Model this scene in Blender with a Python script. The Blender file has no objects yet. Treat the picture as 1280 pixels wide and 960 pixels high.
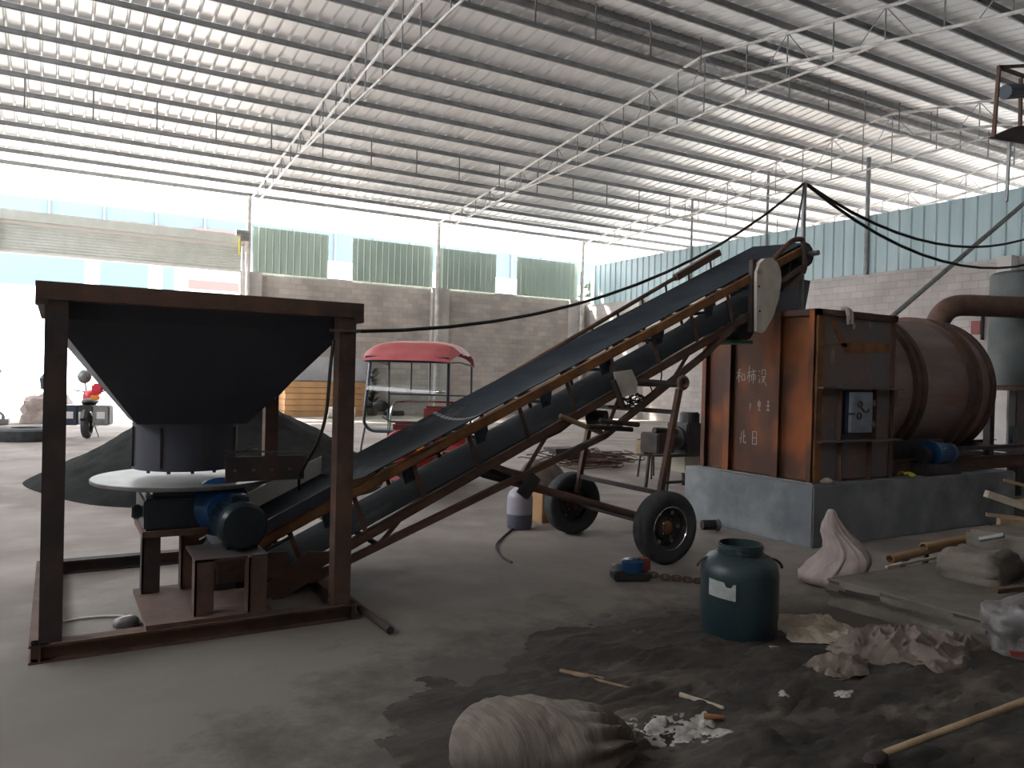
import bpy, bmesh, math, random
from mathutils import Vector, Matrix, noise
random.seed(7)
SC = bpy.context.scene
COL = SC.collection
PI = math.pi
V = Vector

# ------------------------------------------------------------ camera, sky, sun, exposure
cam_d = bpy.data.cameras.new('camera')
cam_d.sensor_fit = 'HORIZONTAL'; cam_d.sensor_width = 36.0
cam_d.lens = 973.0 / 1280.0 * 36.0
cam_d.clip_start = 0.05; cam_d.clip_end = 400
cam = bpy.data.objects.new('camera', cam_d); COL.objects.link(cam)
_yaw, _pit, _rol = math.radians(30.4), math.radians(-0.53), math.radians(1.43)
_f = V((math.sin(_yaw)*math.cos(_pit), math.cos(_yaw)*math.cos(_pit), math.sin(_pit)))
_r0 = V((math.cos(_yaw), -math.sin(_yaw), 0)); _u0 = _r0.cross(_f)
_r = _r0*math.cos(_rol) + _u0*math.sin(_rol); _u = -_r0*math.sin(_rol) + _u0*math.cos(_rol)
cam.matrix_world = Matrix(((_r.x, _u.x, -_f.x, 0), (_r.y, _u.y, -_f.y, 0), (_r.z, _u.z, -_f.z, 1.6), (0, 0, 0, 1)))
SC.camera = cam

w = bpy.data.worlds.new('sky'); SC.world = w; w.use_nodes = True
bg = w.node_tree.nodes['Background']
bg.inputs[0].default_value = (0.93, 0.955, 1.0, 1); bg.inputs[1].default_value = 12.0
sun_d = bpy.data.lights.new('sun', 'SUN'); sun_d.energy = 34.0; sun_d.angle = math.radians(3)
sun_d.color = (1.0, 0.95, 0.88)
sun = bpy.data.objects.new('sun', sun_d); COL.objects.link(sun)
sun.rotation_euler = V((0.42, -0.62, -0.9)).to_track_quat('-Z', 'Y').to_euler()
sun.location = (-10, 40, 30)
SC.view_settings.view_transform = 'Standard'; SC.view_settings.look = 'None'
SC.view_settings.gamma = 1.0; SC.view_settings.use_curve_mapping = False
SC.view_settings.exposure = 0.22
SC.cycles.max_bounces = 8; SC.cycles.diffuse_bounces = 6; SC.cycles.use_denoising = True
SC.cycles.sample_clamp_indirect = 6.0

# ------------------------------------------------------------ materials
def mat(name, c1, c2=None, scale=4.0, spec=0.5, rough=0.7, metal=0.0, bump=0.0, bscale=None, lo=0.4, hi=0.6,
        stretch=(1, 1, 1), c3=None, s3=1.0, lo3=0.5, hi3=0.7, rough2=None, alpha=None, trans=0.0, detail=6):
    m = bpy.data.materials.new(name); m.use_nodes = True
    N, L = m.node_tree.nodes, m.node_tree.links
    b = N['Principled BSDF']
    b.inputs['Base Color'].default_value = (*c1, 1); b.inputs['Roughness'].default_value = rough
    b.inputs['Metallic'].default_value = metal
    b.inputs['Specular IOR Level'].default_value = spec
    if trans: b.inputs['Transmission Weight'].default_value = trans
    if alpha is not None: b.inputs['Alpha'].default_value = alpha
    tc = N.new('ShaderNodeTexCoord'); mp = N.new('ShaderNodeMapping')
    mp.inputs['Scale'].default_value = stretch; L.new(tc.outputs['Object'], mp.inputs[0])
    def nz(s, d=detail):
        n = N.new('ShaderNodeTexNoise'); n.inputs['Scale'].default_value = s; n.inputs['Detail'].default_value = d
        n.inputs['Roughness'].default_value = 0.6
        L.new(mp.outputs[0], n.inputs['Vector']); return n
    col = None
    if c2:
        n = nz(scale); r = N.new('ShaderNodeMapRange'); r.inputs[1].default_value = lo; r.inputs[2].default_value = hi
        L.new(n.outputs[0], r.inputs[0])
        mx = N.new('ShaderNodeMix'); mx.data_type = 'RGBA'
        mx.inputs[6].default_value = (*c1, 1); mx.inputs[7].default_value = (*c2, 1)
        L.new(r.outputs[0], mx.inputs[0]); col = mx.outputs[2]
        if rough2 is not None:
            rr = N.new('ShaderNodeMapRange'); rr.inputs[3].default_value = rough; rr.inputs[4].default_value = rough2
            L.new(r.outputs[0], rr.inputs[0]); L.new(rr.outputs[0], b.inputs['Roughness'])
    if c3:
        n = nz(s3); r = N.new('ShaderNodeMapRange'); r.inputs[1].default_value = lo3; r.inputs[2].default_value = hi3
        L.new(n.outputs[0], r.inputs[0])
        mx = N.new('ShaderNodeMix'); mx.data_type = 'RGBA'
        L.new(r.outputs[0], mx.inputs[0])
        if col: L.new(col, mx.inputs[6])
        else: mx.inputs[6].default_value = (*c1, 1)
        mx.inputs[7].default_value = (*c3, 1); col = mx.outputs[2]
    if col: L.new(col, b.inputs['Base Color'])
    if bump:
        n = nz(bscale or scale*4, 8); bp = N.new('ShaderNodeBump'); bp.inputs['Strength'].default_value = bump
        bp.inputs['Distance'].default_value = 0.02
        L.new(n.outputs[0], bp.inputs['Height']); L.new(bp.outputs[0], b.inputs['Normal'])
    return m

def block_mat(name, axis, c1, c2, mort):
    m = bpy.data.materials.new(name); m.use_nodes = True
    N, L = m.node_tree.nodes, m.node_tree.links; b = N['Principled BSDF']; b.inputs['Roughness'].default_value = 0.9
    tc = N.new('ShaderNodeTexCoord'); sp = N.new('ShaderNodeSeparateXYZ'); cb = N.new('ShaderNodeCombineXYZ')
    L.new(tc.outputs['Object'], sp.inputs[0]); L.new(sp.outputs[axis], cb.inputs[0]); L.new(sp.outputs[2], cb.inputs[1])
    br = N.new('ShaderNodeTexBrick'); br.inputs['Scale'].default_value = 1.0
    br.inputs['Brick Width'].default_value = 0.42; br.inputs['Row Height'].default_value = 0.2
    br.inputs['Mortar Size'].default_value = 0.012; br.inputs['Mortar Smooth'].default_value = 0.3
    br.inputs['Color1'].default_value = (*c1, 1); br.inputs['Color2'].default_value = (*c2, 1)
    br.inputs['Mortar'].default_value = (*mort, 1); L.new(cb.outputs[0], br.inputs['Vector'])
    n = N.new('ShaderNodeTexNoise'); n.inputs['Scale'].default_value = 0.8; n.inputs['Detail'].default_value = 6
    L.new(tc.outputs['Object'], n.inputs['Vector'])
    r = N.new('ShaderNodeMapRange'); r.inputs[1].default_value = 0.35; r.inputs[2].default_value = 0.7
    r.inputs[3].default_value = 0.8; r.inputs[4].default_value = 1.15; L.new(n.outputs[0], r.inputs[0])
    mx = N.new('ShaderNodeVectorMath'); mx.operation = 'SCALE'
    L.new(br.outputs['Color'], mx.inputs[0]); L.new(r.outputs[0], mx.inputs['Scale']); L.new(mx.outputs[0], b.inputs['Base Color'])
    bp = N.new('ShaderNodeBump'); bp.inputs['Strength'].default_value = 0.5; bp.inputs['Distance'].default_value = 0.01; bp.invert = True
    L.new(br.outputs['Fac'], bp.inputs['Height']); L.new(bp.outputs[0], b.inputs['Normal'])
    return m

M = dict(
    concrete=mat('floor_concrete', (0.305, 0.262, 0.240), (0.215, 0.184, 0.164), 0.6, rough=0.85, bump=0.2, bscale=5, c3=(0.39, 0.34, 0.315), s3=1.3, lo3=0.48, hi3=0.75, stretch=(1, 1, 1)),
    ground=mat('outside_ground', (0.62, 0.60, 0.56), (0.52, 0.50, 0.47), 0.5, rough=0.9),
    roof=mat('roof_sheet', (0.74, 0.755, 0.76), (0.80, 0.805, 0.80), 0.9, rough=0.42, metal=0.12, stretch=(1, 0.12, 1)),
    purlin=mat('purlin_steel', (0.20, 0.205, 0.21), (0.27, 0.27, 0.27), 3, rough=0.6),
    chord=mat('truss_paint', (0.60, 0.585, 0.56), (0.42, 0.40, 0.38), 4, rough=0.5),
    rod=mat('thin_rod', (0.13, 0.13, 0.13), rough=0.5),
    block=block_mat('grey_blockwork', 0, (0.48, 0.435, 0.395), (0.37, 0.335, 0.31), (0.36, 0.33, 0.305)),
    block_r=block_mat('pale_blockwork', 1, (0.47, 0.43, 0.405), (0.40, 0.365, 0.345), (0.36, 0.33, 0.31)),
    darkwall=mat('dark_render', (0.10, 0.09, 0.08), (0.15, 0.135, 0.12), 1, rough=0.9),  # darkened so the unseen front and left walls bounce less light
    column=mat('column_concrete', (0.52, 0.50, 0.475), (0.44, 0.42, 0.40), 2, rough=0.85),
    green=mat('green_sheet', (0.36, 0.46, 0.40), (0.43, 0.53, 0.46), 1.2, rough=0.5, stretch=(1, 1, 0.1)),
    blueg=mat('pale_blue_sheet', (0.40, 0.51, 0.53), (0.33, 0.44, 0.46), 1.2, rough=0.45, stretch=(1, 1, 0.1)),
    shutter=mat('shutter_grey', (0.56, 0.585, 0.54), (0.50, 0.52, 0.48), 2, rough=0.5),
    rustdk=mat('dark_rusty_steel', (0.030, 0.025, 0.026), (0.055, 0.036, 0.031), 5, rough=0.75, bump=0.15, c3=(0.10, 0.05, 0.032), s3=2.3, lo3=0.60, hi3=0.76),
    rust=mat('brown_rusty_steel', (0.085, 0.050, 0.038), (0.13, 0.068, 0.045), 6, rough=0.8, bump=0.2, c3=(0.045, 0.034, 0.032), s3=2.5, lo3=0.5, hi3=0.7),
    rusto=mat('orange_rust_steel', (0.27, 0.125, 0.045), (0.17, 0.075, 0.035), 5, rough=0.8, bump=0.2, c3=(0.09, 0.05, 0.035), s3=2.0, lo3=0.55, hi3=0.7),
    rustplate=mat('furnace_plate_rust', (0.085, 0.036, 0.022), (0.15, 0.056, 0.024), 2.6, rough=0.72, bump=0.12, c3=(0.32, 0.085, 0.018), s3=2.4, lo3=0.50, hi3=0.72, stretch=(1, 1, 0.8), detail=1.5),
    firepl=mat('furnace_front_plate', (0.125, 0.125, 0.135), (0.17, 0.115, 0.095), 2.0, rough=0.6, bump=0.12, stretch=(1.3, 1, 0.6), c3=(0.38, 0.33, 0.30), s3=5.5, lo3=0.60, hi3=0.78),
    drum=mat('rusted_drum_shell', (0.26, 0.20, 0.18), (0.18, 0.13, 0.115), 2.2, rough=0.62, bump=0.08, stretch=(0.4, 1.5, 1.5), c3=(0.22, 0.10, 0.06), s3=1.3, lo3=0.55, hi3=0.7),
    hopper=mat('black_steel_sheet', (0.036, 0.041, 0.062), (0.048, 0.052, 0.070), 1.5, rough=0.5, bump=0.04),
    black=mat('black_iron', (0.018, 0.018, 0.02), (0.035, 0.032, 0.03), 8, rough=0.5),
    belt=mat('rubber_belt', (0.020, 0.025, 0.031), (0.032, 0.038, 0.044), 2, spec=0.15, rough=0.95, c3=(0.10, 0.10, 0.10), s3=2.2, lo3=0.6, hi3=0.8),
    rubber=mat('tyre_rubber', (0.028, 0.031, 0.034), (0.05, 0.053, 0.056), 6, rough=0.75),
    galv=mat('galvanised', (0.13, 0.125, 0.12), (0.08, 0.075, 0.073), 3, spec=0.35, rough=0.45, metal=0.15),
    galvdull=mat('dull_galvanised_pipe', (0.25, 0.26, 0.26), (0.18, 0.19, 0.19), 5, rough=0.5, metal=0.3),
    bluemotor=mat('blue_motor_paint', (0.008, 0.045, 0.13), (0.012, 0.06, 0.16), 6, rough=0.3),
    tealmotor=mat('dark_teal_paint', (0.008, 0.015, 0.022), (0.012, 0.022, 0.03), 6, rough=0.28),
    bluedrum=mat('blue_barrel_plastic', (0.014, 0.032, 0.038), (0.020, 0.040, 0.045), 5, rough=0.42, c3=(0.15, 0.17, 0.155), s3=7, lo3=0.60, hi3=0.8, stretch=(1, 1, 0.5)),
    cream=mat('cream_paint_steel', (0.50, 0.45, 0.37), (0.60, 0.57, 0.50), 5, rough=0.55, c3=(0.30, 0.16, 0.06), s3=4, lo3=0.62, hi3=0.72),
    plinth=mat('plinth_concrete', (0.17, 0.185, 0.20), (0.26, 0.275, 0.28), 1.8, rough=0.75, c3=(0.10, 0.11, 0.125), s3=1.1, lo3=0.5, hi3=0.7, bump=0.1),
    slab=mat('rough_slab_concrete', (0.155, 0.135, 0.11), (0.10, 0.087, 0.07), 2.5, rough=0.9, bump=0.8, bscale=12, c3=(0.08, 0.07, 0.06), s3=5, lo3=0.62, hi3=0.8),
    dirt=mat('black_grit', (0.035, 0.031, 0.027), (0.06, 0.052, 0.044), 3, spec=0.3, rough=0.9, bump=0.6, bscale=20, c3=(0.13, 0.11, 0.09), s3=2.6, lo3=0.53, hi3=0.72, stretch=(0.7, 1.4, 1)),
    coal=mat('black_powder', (0.010, 0.011, 0.011), (0.018, 0.019, 0.019), 4, spec=0.15, rough=0.95, bump=0.6, bscale=30),
    powder=mat('white_powder', (0.46, 0.44, 0.41), (0.25, 0.23, 0.21), 14, rough=0.95, bump=0.6, bscale=50),
    sack=mat('woven_sack', (0.21, 0.17, 0.14), (0.14, 0.11, 0.09), 6, rough=0.85, bump=0.7, bscale=16),
    nearsack=mat('old_woven_sack', (0.16, 0.135, 0.11), (0.115, 0.095, 0.077), 6, rough=0.85, bump=0.35, bscale=14, stretch=(7, 0.9, 1.2)),
    sackpale=mat('pale_woven_bag', (0.42, 0.35, 0.32), (0.31, 0.25, 0.23), 4, rough=0.7, bump=0.5, bscale=14),
    sackgrey=mat('clear_plastic_bag', (0.17, 0.155, 0.15), (0.10, 0.09, 0.088), 7, rough=0.35, bump=0.4, bscale=20),
    paperbag=mat('torn_paper_bag', (0.42, 0.36, 0.28), (0.32, 0.27, 0.21), 5, rough=0.85, bump=0.2),
    wood=mat('old_timber', (0.30, 0.215, 0.13), (0.21, 0.145, 0.085), 5, rough=0.8, stretch=(0.3, 3, 3)),
    woodpale=mat('pale_timber', (0.46, 0.40, 0.31), (0.36, 0.30, 0.22), 5, rough=0.8, stretch=(0.3, 3, 3)),
    tan=mat('tan_pipe', (0.34, 0.21, 0.11), (0.26, 0.155, 0.08), 5, rough=0.6),
    card=mat('brown_board', (0.42, 0.25, 0.12), (0.33, 0.19, 0.09), 2, rough=0.8),
    paleblue=mat('pale_sheet', (0.36, 0.38, 0.41), (0.42, 0.44, 0.47), 2, rough=0.6),
    white=mat('white_plastic', (0.66, 0.64, 0.60), rough=0.5),
    chalk=mat('chalk', (0.50, 0.42, 0.36), rough=0.95),
    redroof=mat('faded_red_canopy', (0.50, 0.13, 0.13), (0.40, 0.08, 0.09), 2, rough=0.45),
    red=mat('red_body_paint', (0.30, 0.018, 0.02), (0.22, 0.015, 0.018), 4, rough=0.35),
    redpl=mat('bright_red_plastic', (0.60, 0.03, 0.05), rough=0.4),
    orange=mat('orange_lens', (0.85, 0.28, 0.03), rough=0.25),
    yellow=mat('yellow_sheet', (0.55, 0.50, 0.05), rough=0.6),
    navy=mat('dark_navy_frame', (0.022, 0.035, 0.06), rough=0.4),
    seat=mat('dark_vinyl', (0.03, 0.022, 0.024), rough=0.55),
    chrome=mat('chrome', (0.75, 0.75, 0.75), rough=0.15, metal=1.0),
    cable=mat('black_cable', (0.015, 0.015, 0.015), rough=0.6),
    gcable=mat('pale_hose', (0.40, 0.40, 0.33), rough=0.5),
    leaf=mat('dark_leaves', (0.02, 0.035, 0.02), (0.03, 0.05, 0.03), 8, rough=0.7),
    jug=mat('cloudy_jug_plastic', (0.42, 0.40, 0.46), (0.36, 0.34, 0.40), 3, rough=0.4),
    jugdark=mat('grey_liquid', (0.11, 0.12, 0.16), rough=0.35),
    facade=mat('white_facade', (0.74, 0.75, 0.75), rough=0.8),
    cyan=mat('pale_blue_glazing', (0.045, 0.072, 0.085), rough=0.6),
    redsign=mat('red_sign', (0.22, 0.045, 0.04), rough=0.6),
    creambox=mat('cream_panel', (0.45, 0.42, 0.32), rough=0.6),
    greenpaint=mat('green_paint', (0.05, 0.20, 0.09), rough=0.5),
)
def glass_mat():
    m = bpy.data.materials.new('windshield_glass'); m.use_nodes = True
    N, L = m.node_tree.nodes, m.node_tree.links
    N.remove(N['Principled BSDF'])
    t = N.new('ShaderNodeBsdfTransparent'); t.inputs[0].default_value = (0.80, 0.86, 0.85, 1)
    g = N.new('ShaderNodeBsdfGlossy'); g.inputs['Roughness'].default_value = 0.05
    fr = N.new('ShaderNodeFresnel'); fr.inputs[0].default_value = 1.5
    mx = N.new('ShaderNodeMixShader'); L.new(fr.outputs[0], mx.inputs[0]); L.new(t.outputs[0], mx.inputs[1]); L.new(g.outputs[0], mx.inputs[2])
    L.new(mx.outputs[0], N['Material Output'].inputs[0]); return m
M['glass'] = glass_mat()
def stain_and_shade(m, c, rx, ry, col, amt=0.9, ns=2.2, soft=0.36):      # darkens the slab: dirt round the spill, shade painted on the near floor
    N, L = m.node_tree.nodes, m.node_tree.links; b = N['Principled BSDF']
    tc = N.new('ShaderNodeTexCoord'); mp = N.new('ShaderNodeMapping')
    mp.vector_type = 'TEXTURE'; mp.inputs['Location'].default_value = (c[0], c[1], 0); mp.inputs['Scale'].default_value = (rx, ry, 50)
    L.new(tc.outputs['Object'], mp.inputs[0])
    ln = N.new('ShaderNodeVectorMath'); ln.operation = 'LENGTH'; L.new(mp.outputs[0], ln.inputs[0])
    n = N.new('ShaderNodeTexNoise'); n.inputs['Scale'].default_value = ns; n.inputs['Detail'].default_value = 9; n.inputs['Roughness'].default_value = 0.7
    L.new(tc.outputs['Object'], n.inputs['Vector'])
    ad = N.new('ShaderNodeMath'); ad.operation = 'MULTIPLY_ADD'; ad.inputs[1].default_value = 1.6; L.new(n.outputs[0], ad.inputs[0]); L.new(ln.outputs['Value'], ad.inputs[2])
    r = N.new('ShaderNodeMapRange'); r.inputs[1].default_value = 1.62; r.inputs[2].default_value = 1.62+soft; r.inputs[3].default_value = amt; r.inputs[4].default_value = 0.0
    L.new(ad.outputs[0], r.inputs[0])
    old = b.inputs['Base Color'].links[0].from_socket
    mx = N.new('ShaderNodeMix'); mx.data_type = 'RGBA'; L.new(r.outputs[0], mx.inputs[0]); L.new(old, mx.inputs[6]); mx.inputs[7].default_value = (*col, 1)
    L.new(mx.outputs[2], b.inputs['Base Color'])


# ------------------------------------------------------------ mesh builder
def basis(d):
    d = V(d).normalized(); a = V((0, 0, 1)) if abs(d.z) < 0.95 else V((1, 0, 0))
    x = a.cross(d).normalized(); y = d.cross(x); return x, y, d

class MB:
    def __init__(s): s.bm = bmesh.new()
    def quad(s, *p):
        s.bm.faces.new([s.bm.verts.new(q) for q in p]); return s
    def box(s, a, b):
        x0, y0, z0 = a; x1, y1, z1 = b
        return s.hexa([(x0, y0, z0), (x1, y0, z0), (x1, y1, z0), (x0, y1, z0)], [(x0, y0, z1), (x1, y0, z1), (x1, y1, z1), (x0, y1, z1)])
    def hexa(s, lo, hi):
        n = len(lo); A = [s.bm.verts.new(p) for p in lo]; B = [s.bm.verts.new(p) for p in hi]
        s.bm.faces.new(A[::-1]); s.bm.faces.new(B)
        for i in range(n): s.bm.faces.new([A[i], A[(i+1) % n], B[(i+1) % n], B[i]])
        return s
    def prism(s, pts, vec):
        vec = V(vec); return s.hexa([V(p) for p in pts], [V(p)+vec for p in pts])
    def beam(s, p, q, w_, h, up=(0, 0, 1)):
        p, q = V(p), V(q); d = (q-p).normalized(); sd = d.cross(V(up)).normalized(); u = sd.cross(d)
        o = [sd*(-w_/2)+u*(-h/2), sd*(w_/2)+u*(-h/2), sd*(w_/2)+u*(h/2), sd*(-w_/2)+u*(h/2)]
        return s.hexa([p+k for k in o], [q+k for k in o])
    def channel(s, p, q, w_, h, t=0.008, up=(0, 0, 1), flip=1):
        # C section: web on one side, flanges pointing to the other
        p, q = V(p), V(q); d = (q-p).normalized(); sd = d.cross(V(up)).normalized()*flip; u = V(up) - d*d.dot(V(up)); u.normalize()
        s.beam(p+sd*(w_/2-t/2), q+sd*(w_/2-t/2), t, h, up)
        s.beam(p+u*(h/2-t/2), q+u*(h/2-t/2), w_, t, up); s.beam(p-u*(h/2-t/2), q-u*(h/2-t/2), w_, t, up); return s
    def hbeam(s, p, q, w_, h, t=0.01, up=(0, 1, 0)):
        p, q = V(p), V(q); d = (q-p).normalized(); u = V(up) - d*d.dot(V(up)); u.normalize()
        s.beam(p, q, t, h, up); s.beam(p+u*(h/2-t/2), q+u*(h/2-t/2), w_, t, up); s.beam(p-u*(h/2-t/2), q-u*(h/2-t/2), w_, t, up); return s
    def ring(s, c, x, y, r, n): return [s.bm.verts.new(c + x*(r*math.cos(2*PI*i/n)) + y*(r*math.sin(2*PI*i/n))) for i in range(n)]
    def skin(s, rings, cap=True, closed=True):
        for A, B in zip(rings, rings[1:]):
            n = len(A)
            for i in range(n if closed else n-1): s.bm.faces.new([A[i], A[(i+1) % n], B[(i+1) % n], B[i]])
        if cap:
            for R_ in (rings[0][::-1], rings[-1]):
                try: s.bm.faces.new(R_)
                except Exception: pass
        return s
    def cyl(s, p, q, r, r2=None, n=16, cap=True):
        p, q = V(p), V(q); x, y, d = basis(q-p)
        return s.skin([s.ring(p, x, y, r, n), s.ring(q, x, y, r if r2 is None else r2, n)], cap)
    def tube(s, pts, r, n=8, cap=True):
        pts = [V(p) for p in pts]; rings = []; x0 = None
        for i, p in enumerate(pts):
            d = (pts[min(i+1, len(pts)-1)] - pts[max(i-1, 0)]).normalized()
            if x0 is None: x, y, _ = basis(d)
            else: x = (x0 - d*x0.dot(d)).normalized(); y = d.cross(x)
            x0 = x; rr = r[i] if isinstance(r, (list, tuple)) else r
            rings.append(s.ring(p, x, y, rr, n))
        return s.skin(rings, cap)
    def lathe(s, prof, o=(0, 0, 0), ax=(0, 0, 1), n=24, fn=None, cap=True):
        o = V(o); x, y, d = basis(ax); rings = []
        for k, (r, h) in enumerate(prof):
            R_ = []
            for i in range(n):
                t = 2*PI*i/n; rr = max(r, 1e-4)*(fn(t, k/(len(prof)-1)) if fn else 1)
                R_.append(s.bm.verts.new(o + d*h + x*(rr*math.cos(t)) + y*(rr*math.sin(t))))
            rings.append(R_)
        return s.skin(rings, cap)
    def grid(s, f, nu, nv):
        g = [[s.bm.verts.new(f(i/nu, j/nv)) for j in range(nv+1)] for i in range(nu+1)]
        for i in range(nu):
            for j in range(nv): s.bm.faces.new([g[i][j], g[i+1][j], g[i+1][j+1], g[i][j+1]])
        return s
    def ball(s, c, r, n=12, m=8):
        c = V(c); r = V((r, r, r)) if not isinstance(r, (tuple, list)) else V(r)
        rings = []
        for k in range(m+1):
            a = PI*k/m; rr = max(math.sin(a), 1e-3)
            rings.append([s.bm.verts.new(c+V((r.x*rr*math.cos(2*PI*i/n), r.y*rr*math.sin(2*PI*i/n), -r.z*math.cos(a)))) for i in range(n)])
        return s.skin(rings)
    def torus(s, c, ax, R_, r, n=24, m=8):
        c = V(c); x, y, d = basis(ax); rings = []
        for i in range(n):
            t = 2*PI*i/n; e = x*math.cos(t)+y*math.sin(t)
            rings.append([s.bm.verts.new(c+e*(R_+r*math.cos(2*PI*j/m))+d*(r*math.sin(2*PI*j/m))) for j in range(m)])
        rings.append(rings[0]); return s.skin(rings, cap=False)
    def build(s, name, m, parent=None, local=False, smooth=True, base=None, bev=0.0, sharp=38):
        bm = s.bm
        if bev: bmesh.ops.bevel(bm, geom=bm.edges[:], offset=bev, segments=2, affect='EDGES', clamp_overlap=True)
        off = V((0, 0, 0))
        if parent is not None and not local:
            p = parent
            while p: off += p.location; p = p.parent
        o_loc = V((0, 0, 0))
        if parent is None:
            if base is None:
                xs = [v.co for v in bm.verts]
                base = V(((min(c.x for c in xs)+max(c.x for c in xs))/2, (min(c.y for c in xs)+max(c.y for c in xs))/2, min(c.z for c in xs)))
            off = o_loc = V(base)
        for v in bm.verts: v.co -= off
        bmesh.ops.recalc_face_normals(bm, faces=bm.faces[:])
        if smooth:
            for f in bm.faces: f.smooth = True
            for e in bm.edges:
                if len(e.link_faces) != 2 or e.calc_face_angle(0) > math.radians(sharp): e.smooth = False
        me = bpy.data.meshes.new(name); bm.to_mesh(me); bm.free()
        me.materials.append(M[m] if isinstance(m, str) else m)
        o = bpy.data.objects.new(name, me); COL.objects.link(o); o.location = o_loc
        if parent: o.parent = parent
        return o

def tag(o, label, cat, group=None, kind=None):
    o['label'] = label; o['category'] = cat
    if group: o['group'] = group
    if kind: o['kind'] = kind
    return o
def thing(name, label, cat, loc=(0, 0, 0), rz=0, group=None, kind=None):
    o = bpy.data.objects.new(name, None); COL.objects.link(o); o.location = loc; o.rotation_euler = (0, 0, rz)
    o.empty_display_size = 0.1
    return tag(o, label, cat, group, kind)
def dup(o, parent=None):
    c = o.copy(); COL.objects.link(c); c.parent = parent
    for ch in o.children: dup(ch, c)
    return c
def lerp(a, b, t): return V(a)*(1-t)+V(b)*t
def catmull(pts, k=6):
    P = [V(p) for p in pts]; P = [P[0]*2-P[1]] + P + [P[-1]*2-P[-2]]; out = []
    for i in range(1, len(P)-2):
        for j in range(k):
            t = j/k; a, b, c, d = P[i-1:i+3]
            out.append(0.5*((2*b)+(c-a)*t+(2*a-5*b+4*c-d)*t*t+(3*b-a-3*c+d)*t**3))
    out.append(P[-2]); return out

# ------------------------------------------------------------ the shed
YB, XR = 28.7, 20.6           # back wall plane, right wall plane
XL, YF, XE = -9.0, -1.3, 34.0   # left wall, front wall, far right end of the roof
RIDGE = 13.8
def zp(y):                      # purlin centre height
    return 7.78+(28.5-y)*0.113 if y > RIDGE else 7.78+(28.5-RIDGE)*0.113-(RIDGE-y)*0.15
stain_and_shade(M['concrete'], (1.2, 2.6), 4.4, 2.6, (0.13, 0.118, 0.095), 0.8, 0.9, 0.9)  # light fall-off towards the camera painted into the floor colour, with olive mottling
stain_and_shade(M['concrete'], (3.2, 2.6), 2.5, 1.75, (0.06, 0.052, 0.045))
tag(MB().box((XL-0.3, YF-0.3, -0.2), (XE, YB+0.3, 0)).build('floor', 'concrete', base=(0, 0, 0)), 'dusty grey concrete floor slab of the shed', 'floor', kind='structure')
tag(MB().box((-60, YB+0.3, -0.2), (90, 90, -0.02)).build('ground', 'ground'), 'sunlit pale concrete yard beyond the open doorway', 'ground', kind='structure')
tag(MB().box((XE, -40, -0.2), (90, YB+0.3, -0.02)).build('ground', 'ground'), 'pale yard ground outside beyond the right wall', 'ground', kind='structure')
m = MB()
m.box((5.72, YB, 0), (XR+0.2, YB+0.2, 5.12))
tag(m.build('wall_back', 'block', base=(0, 0, 0)), 'long grey concrete block wall at the back, right of the doorway', 'wall', kind='structure')
tag(MB().box((XL, YB, 0), (-1.75, YB+0.2, 7.0)).build('wall_back_left', 'block', base=(0, 0, 0)), 'block wall left of the roller shutter doorway', 'wall', kind='structure')
m = MB()
m.box((XR, YF, 0), (XR+0.2, YB, 4.92))
tag(m.build('wall_right', 'block_r', base=(0, 0, 0)), 'pale block wall along the right side, under blue sheeting', 'wall', kind='structure')
tag(MB().box((XL-0.2, YF, 0), (XL, YB, 6.2)).build('wall_left', 'darkwall', base=(0, 0, 0)), 'left side wall, outside the picture', 'wall', kind='structure')
tag(MB().box((XE, YF, 0), (XE+0.2, YB, 6.5)).build('wall_light_block', 'block_r', base=(0, 0, 0)), 'unseen end wall added to block light beyond the right block wall', 'wall', kind='structure')  # added out of view to keep light from the open right end out
tag(MB().box((XR+0.2, YF-0.2, 0), (XE, YF, 7.2)).build('wall_front_right', 'block', base=(0, 0, 0)), 'front wall beyond the right block wall', 'wall', kind='structure')
tag(MB().box((XL, YF-0.2, 0), (XR+0.2, YF, 7.0)).build('wall_front', 'darkwall', base=(0, 0, 0)), 'front wall behind the viewer', 'wall', kind='structure')
# back wall pilasters and steel columns
for x, lb in ((5.95, 'pale concrete pilaster right beside the shutter doorway'), (13.35, 'concrete pilaster on the back wall above the tricycle'), (20.05, 'concrete pilaster in the back right corner')):
    tag(MB().box((x-0.4, YB-0.18, 0), (x+0.35, YB-0.001, 5.1)).build('column', 'column'), lb, 'pilaster', kind='structure')
for x, lb in ((5.78, 'white steel column standing at the shutter end'), (13.1, 'white steel column top between the green sheets'), (20.15, 'white steel column top near the back right corner'), (-1.7, 'white steel column at the left end of the shutter')):
    tag(MB().cyl((x, YB-0.3, 0), (x, YB-0.3, 7.72), 0.085, n=12).build('column', 'chord'), lb, 'column', kind='structure')
for y, h, lb in ((14.55, 8.3, 'thick galvanised post rising against the right wall, behind the furnace chimney wires'), (21.9, 8.4, 'thin grey post rising above the conveyor head on the right wall'), (18.3, 8.7, 'thin grey post on the right wall left of the wire pole')):
    m = MB().cyl((XR-0.10, y, 4.86), (XR-0.10, y, h), 0.045 if y != 14.55 else 0.065, n=10)
    tag(m.build('column', 'galvdull'), lb, 'post', kind='structure')
tag(MB().box((XR-0.3, 18.05, 0), (XR-0.001, 18.8, 4.85)).build('column', 'column'), 'grey concrete pilaster on the right wall behind the conveyor', 'pilaster', kind='structure')
tag(MB().box((XR-0.3, 24.6, 0), (XR-0.001, 25.3, 4.85)).build('column', 'column'), 'grey concrete pilaster on the right wall left of the furnace', 'pilaster', kind='structure')

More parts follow.
